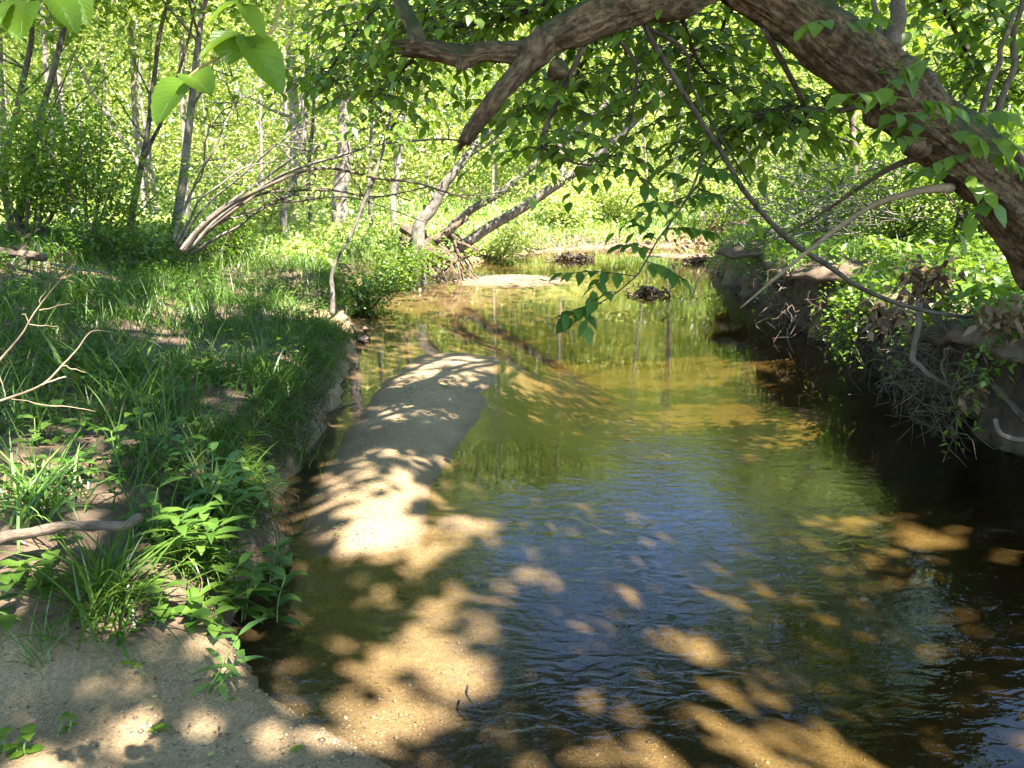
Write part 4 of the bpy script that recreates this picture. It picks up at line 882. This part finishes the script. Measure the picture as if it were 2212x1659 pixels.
# ------------------------------------------------------------------ foreground plants, twigs and leaves
def ground_at(u, v, guess=.4):
    z = guess
    for _ in range(30):
        p = gnd(u, v, z); z = .5 * z + .5 * float(height(p[:1], p[1:2])[0])
    return np.array([p[0], p[1], float(height(p[:1], p[1:2])[0])])
def tuft(label, u, v, n, L, W, bend, upr, mat, spread=.06, nm='grass_tuft', group=None, cat='grass tuft'):
    b = ground_at(u, v); t = thing(nm, b, label, cat, group)
    mb = MB(); P = b + RNG.normal(0, spread, (n, 3)) * [1, 1, 0]; P[:, 2] = height(P[:, 0], P[:, 1]) - .01
    blades(mb, P, L, W, bend, upr, seg=6); mb.build('blades', M[mat], t); return t
tuft('thick dark green sedge tuft below the fallen stick, drooping towards the water', 235, 1310, 210, .40, .010, .55, .5, 'grass', .055, 'sedge_tuft', cat='sedge')
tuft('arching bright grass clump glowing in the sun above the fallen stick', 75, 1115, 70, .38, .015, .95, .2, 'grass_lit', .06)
tuft('tall soft grass clump in the shade at mid bank', 330, 900, 120, .45, .012, .6, .3, 'grass', .12)
tuft('broad bladed grass clump behind the dead twig', 240, 830, 70, .42, .026, .4, .45, 'grass', .12)
tuft('grass clump overhanging the bank edge by the sandbar', 610, 930, 130, .40, .011, .7, .35, 'grass', .10)
tuft('grass clump at the bank edge above the dark channel', 590, 830, 120, .42, .013, .6, .35, 'grass', .12)
tuft('bright blade cluster beside the sunlit herbs', 460, 1090, 36, .26, .018, .6, .45, 'grass_lit', .04)
tuft('sparse wispy grass rooted in the near sand', 90, 1420, 26, .26, .006, .5, .35, 'grass_lit', .03)
tuft('two thin grass sprigs on the sandy slope', 260, 1430, 10, .16, .005, .5, .4, 'grass_lit', .02)
def leafy_plant(label, u, v, stems, H, L, W, mat, spread=.1, pairs=5, nm='leafy_plant', group=None, lean=(0, 0, 0)):
    b = ground_at(u, v); t = thing(nm, b, label, 'plant', group)
    for s in range(stems):
        mb, ml = MB(), MB()
        p = b + RNG.normal(0, spread, 3) * [1, 1, 0]; p[2] = float(height(p[:1], p[1:2])[0]) - .01
        e = p + np.array([0, 0, H * RNG.uniform(.55, 1.15)]) + (RNG.normal(0, .25 * H, 3) + np.array(lean) * H) * [1, 1, 0]
        Q = tube(mb, [p, (p + e) / 2 + RNG.normal(0, .02, 3), e], .0045, .002, seg=5, n=6)
        k = pairs * 2; ti = np.repeat(np.linspace(.25, 1, pairs), 2); ii = np.minimum((ti * (len(Q) - 1)).astype(int), len(Q) - 1); az = RNG.random() * 6.28 + np.repeat(np.arange(pairs), 2) * 1.57 + np.tile([0, 3.14], pairs)
        D = np.stack([np.cos(az), np.sin(az), .35 + .5 * (ti - .5)], 1); Nn = unit(np.stack([-np.cos(az) * .4, -np.sin(az) * .4, np.ones(k)], 1) + .2 * rdir(k))
        leaves(ml, Q[ii], D, Nn, L * (.65 + .5 * np.sin(np.pi * np.minimum(1, .25 + .7 * (1 - ti)))) * RNG.uniform(.8, 1.2, k), W * RNG.uniform(.8, 1.2, k), 'o', .35)
        q = mb.build('stem', M['stem_green'], t); ml.build('foliage', M[mat], q).location = (0, 0, 0)
    return t
leafy_plant('large leafy green plant clump with pointed leaves at the eroded bank corner', 450, 1270, 13, .26, .135, .046, 'herb', .10, 5, lean=(.35, -.2, 0))
leafy_plant('tall leafy stems on the bank above the pointed leaf clump', 500, 1170, 7, .28, .12, .04, 'grass_lit', .08, 5, lean=(.2, 0, 0))
leafy_plant('dark broad leaves hanging over the near bank corner', 390, 1340, 5, .14, .085, .06, 'herb', .07, 3)
leafy_plant('small round leaved plant left of the sedge', 90, 1290, 4, .14, .09, .06, 'herb', .06, 3)
leafy_plant('bright heart leaved herbs lit by the sun at mid bank', 500, 1085, 6, .15, .085, .06, 'grass_lit', .10, 3)
leafy_plant('small upright bamboo like shoot at the water edge', 445, 1500, 2, .2, .12, .03, 'grass_lit', .012, 3, nm='shoot', lean=(.5, 0, 0))
leafy_plant('tiny seedling on the sand by the left edge', 45, 1625, 3, .07, .055, .042, 'leaf_near', .02, 2, nm='seedling')
leafy_plant('three leaved seedling on the shaded sand near the sedge', 300, 1460, 2, .05, .03, .022, 'leaf_near', .02, 2, nm='seedling')
leafy_plant('low seedling with two round leaves below the sandy slope', 155, 1580, 2, .05, .03, .025, 'leaf_near', .015, 2, nm='seedling')
leafy_plant('little leafy sprig on the bank lip above the sandbar', 545, 1010, 2, .14, .06, .04, 'grass_lit', .02, 3, nm='sprig')
leafy_plant('dark leafy herbs beside the tall soft grass', 240, 960, 9, .2, .09, .06, 'herb', .16, 3)
leafy_plant('shaded herbs along the bank below the dead twig', 120, 1010, 8, .2, .08, .05, 'herb', .16, 3)
leafy_plant('leafy patch in the middle of the shaded bank', 400, 830, 9, .2, .1, .05, 'herb', .2, 3)

# sprays of large leaves hanging close to the camera at the top left
def near_spray(label, base, stem, r, leafs, mat='leaf_near'):
    t = thing('leafy_twig', at(*base), label, 'leafy twig', 'leafy twigs hanging close by')
    mb = MB(); tube(mb, pts(stem), r, r * .5, seg=8, n=8); mb.build('twig', M['stem_red'], t)
    for (u, v, Y, u2, v2, Y2, wd, nx_, ny_, nz_, fold) in leafs:
        a, b = at(u, v, Y), at(u2, v2, Y2); D = b - a; L = np.linalg.norm(D); W = 1.3 * wd / FPX * Y
        mb = MB(); D = D / L; Nn = np.array([nx_, ny_, nz_], float); S = unit(np.cross(D, Nn)); Nn = np.cross(S, D)
        nt_, ns_ = 13, 4; ts = np.linspace(0, 1, nt_); prof = np.sin(np.pi * ts ** .78) ** .62; prof[0] = 0; prof[-1] = 0
        prof = prof * (1 + .045 * ((np.arange(nt_) % 2) * 2 - 1) * (ts > .2) * (ts < .95)); V = []
        for i_ in range(nt_):
            for j_ in range(-ns_, ns_ + 1):
                s = j_ / ns_; V.append(a + D * L * (ts[i_] - .02 * abs(s)) + S * W * .5 * prof[i_] * s * math.cos(fold) + Nn * (W * .5 * prof[i_] * abs(s) * math.sin(fold) + .035 * L * math.sin(5 * ts[i_] + s) - .10 * L * ts[i_] ** 2))
        q = 2 * ns_ + 1; ff = [[i_ * q + j_, i_ * q + j_ + 1, (i_ + 1) * q + j_ + 1, (i_ + 1) * q + j_] for i_ in range(nt_ - 1) for j_ in range(q - 1)]
        mb.add(V, None, ff, RNG.random(), [(j_ / ns_, ts[i_]) for i_ in range(nt_) for j_ in range(-ns_, ns_ + 1)])
        lf = mb.build('leaf', M[mat], t)
        mb = MB(); tube(mb, [a - D * .004, a + D * L * .5 + Nn * (.035 * L * math.sin(2.5) - .025 * L - .0006), a + D * L * .96 + Nn * (.035 * L * math.sin(4.8) - .092 * L - .0006)], .0011, .0003, seg=5, n=5, cap=False)
        mb.build('midrib', M['stem_green'], lf).location = (0, 0, 0)
near_spray('twig with large pale green leaves hanging close by, left of the broken limb', (608, -10, 1.3), [(640, -60, 1.32), (606, 10, 1.3), (590, 62, 1.28), (548, 90, 1.26), (500, 112, 1.24), (440, 142, 1.22), (408, 165, 1.2)], .0032, [
    (402, 176, 1.2, 326, 262, 1.17, 78, -.3, -.75, .6, .25), (410, 165, 1.2, 455, 196, 1.16, 60, .2, -.7, .7, .5), (520, 76, 1.25, 424, 112, 1.2, 34, 0, -.35, .9, .45), (512, 76, 1.25, 492, 134, 1.22, 70, .1, -.8, .5, .3),
    (528, 80, 1.25, 612, 192, 1.2, 66, .35, -.75, .5, .5), (516, 6, 1.27, 572, 72, 1.22, 36, .4, -.55, .7, .4), (516, 6, 1.27, 438, 42, 1.22, 26, -.2, -.4, .9, .4), (530, -5, 1.28, 560, -40, 1.25, 40, 0, -.6, .7, .3)])
near_spray('twig with broad bright leaves dangling at the upper left corner', (-30, 45, 1.1), [(-60, 60, 1.1), (-10, 34, 1.1), (25, 12, 1.1), (60, -12, 1.1), (120, -40, 1.12)], .005, [
    (62, 2, 1.1, 34, 80, 1.07, 74, -.1, -.75, .6, .3), (112, -12, 1.12, 166, 62, 1.08, 52, .4, -.6, .6, .45), (160, -30, 1.14, 190, 50, 1.12, 40, .2, -.75, .6, .3), (20, 18, 1.1, -14, 52, 1.06, 50, -.3, -.6, .7, .3), (2, 140, 1.15, -14, 175, 1.12, 30, -.3, -.6, .7, .3)])

# dead twig and fallen stick on the left
tw = thing('dead_twig', at(-40, 880, 3.0), 'pale bare branching dead twig reaching in from the left over the grass', 'twig')
mb = MB()
for L, r0, r1 in (([(-40, 830), (0, 778), (47, 721), (85, 663), (155, 575)], .007, .002), ([(85, 670), (115, 664), (149, 655)], .0035, .0015), ([(84, 664), (90, 645), (102, 622)], .003, .0012), ([(61, 700), (90, 703), (124, 706)], .003, .0012), ([(61, 700), (56, 688), (50, 676)], .003, .0015),
                  ([(-40, 880), (0, 864), (85, 832), (135, 788), (165, 752), (196, 717), (240, 720)], .0085, .0018), ([(85, 833), (110, 826), (139, 814)], .005, .004), ([(135, 790), (155, 795), (181, 803)], .003, .0012), ([(24, 862), (110, 876), (210, 888)], .0035, .0012), ([(-5, 800), (4, 830), (10, 860)], .004, .003), ([(-40, 830), (-60, 855), (-40, 880)], .0085, .0085)):
    tube(mb, [at(u, v, 3.0 + .0006 * u) for u, v in L], r0 * .75, r1 * .75, seg=7, n=7, rough=.12, wob=.012)
mb.build('twig', M['twig_pale'], tw)
lg = thing('fallen_stick', at(130, 1150, 3.0), 'thick pale brown fallen stick lying across the grass at the left edge', 'stick')
mb = MB(); tube(mb, [at(-60, 1170, 2.68), at(0, 1157, 2.70), at(135, 1147, 2.74), at(230, 1132, 2.78), at(318, 1118, 2.82)], .022, .017, seg=14, n=10, rough=.24, wob=.05); mb.build('stick', M['twig'], lg)
mb = MB(); tube(mb, [at(-20, 1150, 2.85), at(40, 1170, 2.85), at(75, 1180, 2.86), at(120, 1180, 2.88), at(148, 1163, 2.9)], .008, .004, seg=7, n=6); mb.build('side_shoot', M['twig_pale'], lg)

# driftwood and debris in the creek
def debris(label, u, v, wpx, hpx, Y=None, n=46, mat='root', nm='driftwood_pile', leafn=60):
    b = gnd(u, v, 0); b[2] = float(max(-.05, height(b[:1], b[1:2])[0])); t = thing(nm, b, label, 'driftwood'); W = wpx / FPX * b[1] / 2; Hh = hpx / FPX * b[1]
    mb, ml = MB(), MB()
    core = b + np.array([0, .1, -.02])
    tube(mb, [core + [-W * .9, 0, 0], core + [-W * .3, .05, Hh * .3], core + [W * .3, 0, Hh * .35], core + [W, 0, 0]], 0, rr=[.03, Hh * .3, Hh * .32, .02], seg=10, n=6, rough=.5)
    for k in range(n):
        p = b + np.array([RNG.uniform(-W, W), RNG.uniform(-.25, .25), RNG.uniform(-.02, Hh * .4)]); d = rdir(1, -.2, .8)[0] * np.array([W * .5, .3, Hh * .8]) * RNG.uniform(.3, 1)
        tube(mb, [p, p + d * .5 + rdir(1)[0] * .03, p + d], RNG.uniform(.008, .03), .005, seg=5, n=4, rough=.2)
    P = b + np.stack([RNG.normal(0, W * .45, leafn), RNG.normal(0, .15, leafn), RNG.uniform(0, Hh * .8, leafn)], 1); soup(ml, P, .12, .07, 'r', 1.2)
    mb.build('branches', M[mat], t); ml.build('dead_leaves', M['litter'], t); return t
debris('dark driftwood heap standing in the shallow water at the bend', 1235, 562, 100, 26, n=60, leafn=110)
debris('small dark driftwood clump by the left shore of the bend', 1120, 556, 34, 14, n=16, leafn=20)
debris('low dark stump like snag in the water behind the drooping leaves', 1400, 636, 85, 34, n=40)
debris('small brown debris on the left shore near the pale stub', 735, 640, 60, 26, n=26)
debris('mossy flat debris on the right gravel spit', 1520, 566, 110, 24, n=40, leafn=160)
debris('washed up roots at the left shore below the leaning poles', 1030, 562, 60, 16, n=24, leafn=26)
debris('scruffy clump of roots at the tip of the sandy left beach', 775, 735, 46, 40, n=40, leafn=60)
def stick(label, line, r0, r1, mat='bark_dark', nm='stick', seg=7):
    P = [at(*q) if len(q) == 3 else gnd(q[0], q[1], .0) for q in line]; t = thing(nm, P[0], label, 'stick'); mb = MB(); tube(mb, P, r0, r1, seg=seg, n=7, rough=.12); mb.build('stick', M[mat], t); return t
stick('short black curved stick poking out of the near water', [(1010, 1482), (1008, 1502), (1026, 1525)], .0055, .004)
stick('slim bent stick standing in the water by the right bank', [(1512, 592), (1495, 640), (1490, 660)], .02, .012, 'bark_grey')
stick('bleached crooked branch hanging down the dark right bank', [(1985, 655, 5.6), (1985, 700, 5.55), (1972, 770, 5.5), (1988, 790, 5.45), (2012, 812, 5.4), (2070, 845, 5.35), (2130, 880, 5.3)], .024, .014, 'white_wood')
stick('pale stub lying at the water edge under the right bank', [(2150, 905, 4.9), (2160, 935, 4.85), (2190, 948, 4.8), (2230, 950, 4.8)], .016, .02, 'white_wood')
stick('mossy leaning pole propped against the right bank', [(1990, 650, 6.0), (2050, 720, 5.7), (2110, 790, 5.5), (2200, 890, 5.1), (2260, 960, 4.9)], .022, .03, 'bark_dark')
stick('thin reddish twig lying on the near gravel', [(395, 1648), (470, 1662), (590, 1690)], .003, .002, 'twig')
stick('thin dry twig on the sand below the sedge', [(105, 1415), (180, 1450), (280, 1490)], .003, .002, 'bark_dark')
stick('dark wet twig in the channel beside the sandbar', [(690, 890), (730, 882), (770, 872)], .012, .006)
stick('white bent twig in front of the dark root bank', [(1720, 680, 8.5), (1700, 720, 8.4), (1712, 760, 8.4)], .008, .005, 'white_wood')
stick('curved pale root against the dark bank below the vine', [(1840, 720, 7.4), (1870, 680, 7.4), (1920, 655, 7.3), (1990, 650, 7.2)], .008, .004, 'white_wood')
stick('dark log half buried at the left edge of the shaded bank', [(-40, 540, 9), (30, 548, 8.9), (95, 556, 8.8)], .06, .05, 'root', nm='log', seg=10)
stick('grey branch lying in the shaded left bank', [(110, 570, 8.4), (170, 582, 8.3), (235, 590, 8.2)], .014, .008, 'bark_grey')

# undercut right bank: hanging roots, each mat its own thing, and dead leaf clumps caught on it
for k, (lab, u0, v0, u1, v1, Y0, Y1, n) in enumerate((('fringe of thin roots on the bank where the vine meets it', 1980, 640, 2210, 700, 7.0, 5.9, 70), ('brown root mat under the middle of the right bank', 1780, 600, 1980, 640, 9.2, 7.2, 90),
                                                       ('dark root tangle at the far end of the right bank', 1590, 560, 1780, 600, 13.0, 9.2, 90), ('loose roots dangling at the right edge over the water', 2130, 690, 2230, 720, 5.8, 5.3, 36))):
    t = thing('root_mat', at(u0, v0, Y0), lab, 'roots', 'root mats hanging off the right bank'); mb = MB()
    for q in range(n):
        f_ = RNG.random(); y = Y0 + (Y1 - Y0) * f_; x = float(right(np.array([y]))[0]); z = RNG.uniform(.45, .95); l = RNG.uniform(.25, .8)
        x -= float(lipw(np.array([y]))[0]); p = np.array([x + RNG.uniform(.0, .3), y, z - .1]); e = np.array([x + RNG.uniform(-.2, .25), y + RNG.normal(0, .3), max(.0, z - l)])
        tube(mb, [p, (p + e) / 2 + np.array([-.10, 0, .08]) + RNG.normal(0, .05, 3), e], RNG.uniform(.003, .012) * (1 + (q % 9 == 0)), .002, seg=5, n=7, wob=.28, cap=False)
    mb.build('roots', M['root' if k % 2 else 'twig'], t)
t = thing('root_mat', at(600, 1040, 4.4), 'fine brown roots fringing the left bank beside the sandbar', 'roots'); mb = MB()
for q in range(150):
    y = RNG.uniform(3.1, 6.6); x = float(left(np.array([y]))[0]); p = np.array([x - RNG.uniform(.05, .18), y, RNG.uniform(.2, .42)]); e = np.array([x + RNG.uniform(-.04, .09), y + RNG.normal(0, .14), max(.0, p[2] - RNG.uniform(.1, .4))])
    tube(mb, [p, (p + e) / 2 + np.array([.05, 0, .04]) + RNG.normal(0, .02, 3), e], RNG.uniform(.0015, .005), .001, seg=4, n=6, wob=.08, cap=False)
mb.build('roots', M['root'], t)
def clump(label, u, v, Y, R, n, L=.075, nm='leaf_clump'):
    b = at(u, v, Y); t = thing(nm, b, label, 'dead leaves'); mb = MB(); P = b + RNG.normal(0, 1, (n, 3)) * np.array([R, R * .6, R * .7])
    soup(mb, P, L, L * .5, 'o', 1.5, .4); mb.build('leaves', M['dry'], t)
clump('rusty clump of dry leaves caught on top of the right bank', 2000, 605, 5.9, .10, 240)
clump('dry leaf spray hanging from a root below the vine', 1920, 690, 5.8, .09, 70)
clump('bundle of dry leaves and roots at the right edge', 2165, 690, 5.0, .09, 120)
clump('single dead brown leaf bunch dangling low over the water', 2105, 850, 5.0, .04, 14, .10)
clump('reddish dry leaves on the far right bank', 1590, 505, 17, .35, 120, .14)
clump('dead leaf heap on the far shore of the bend', 1500, 520, 24, .5, 140, .2)
clump('dry leaves piled beside the dark log on the left bank', 60, 590, 7.6, .25, 120, .08)

# single fallen leaves
for k, (lab, u, v, L, W, mat, rot) in enumerate((('pale green oval leaf lying on the gravel at the water edge', 625, 1625, .05, .022, 'leaf_near', .4), ('pale green lobed leaf lying flat on the sand', 345, 1583, .045, .05, 'leaf_near', 2.0), ('small yellow leaf on the near sand by the reddish twig', 450, 1637, .022, .014, 'yellow', 1.0),
                                           ('pale green leaf floating at the mouth of the little inlet', 508, 1517, .03, .016, 'leaf_near', 2.6), ('yellow leaf on the sand under the near bank', 328, 1510, .02, .014, 'yellow', .2), ('white bleached leaf on the shaded sand', 325, 1535, .018, .013, 'yellow', 1.8),
                                           ('brown leaf floating over the sunlit bed on the right', 1835, 1500, .05, .03, 'dry', .3), ('green leaf lying on the middle of the sandbar', 962, 838, .07, .05, 'leaf_near', 1.2))):
    b = ground_at(u, v, 0.02); b[2] = max(b[2], 0.0) + .008; mb = MB()
    leaves(mb, [b], [[math.cos(rot), math.sin(rot), .06]], [[.1, -.1, 1]], L, W, 'o', 0, .7)
    if 'lobed' in lab:
        for a in (-1.3, -.65, .65, 1.3): leaves(mb, [b + [0, 0, .002]], [[math.cos(rot + a), math.sin(rot + a), .08]], [[0, 0, 1]], L * .8, W * .35, 'o', 0, .7)
    tag(mb.build('fallen_leaf', M[mat]), lab, 'leaf')
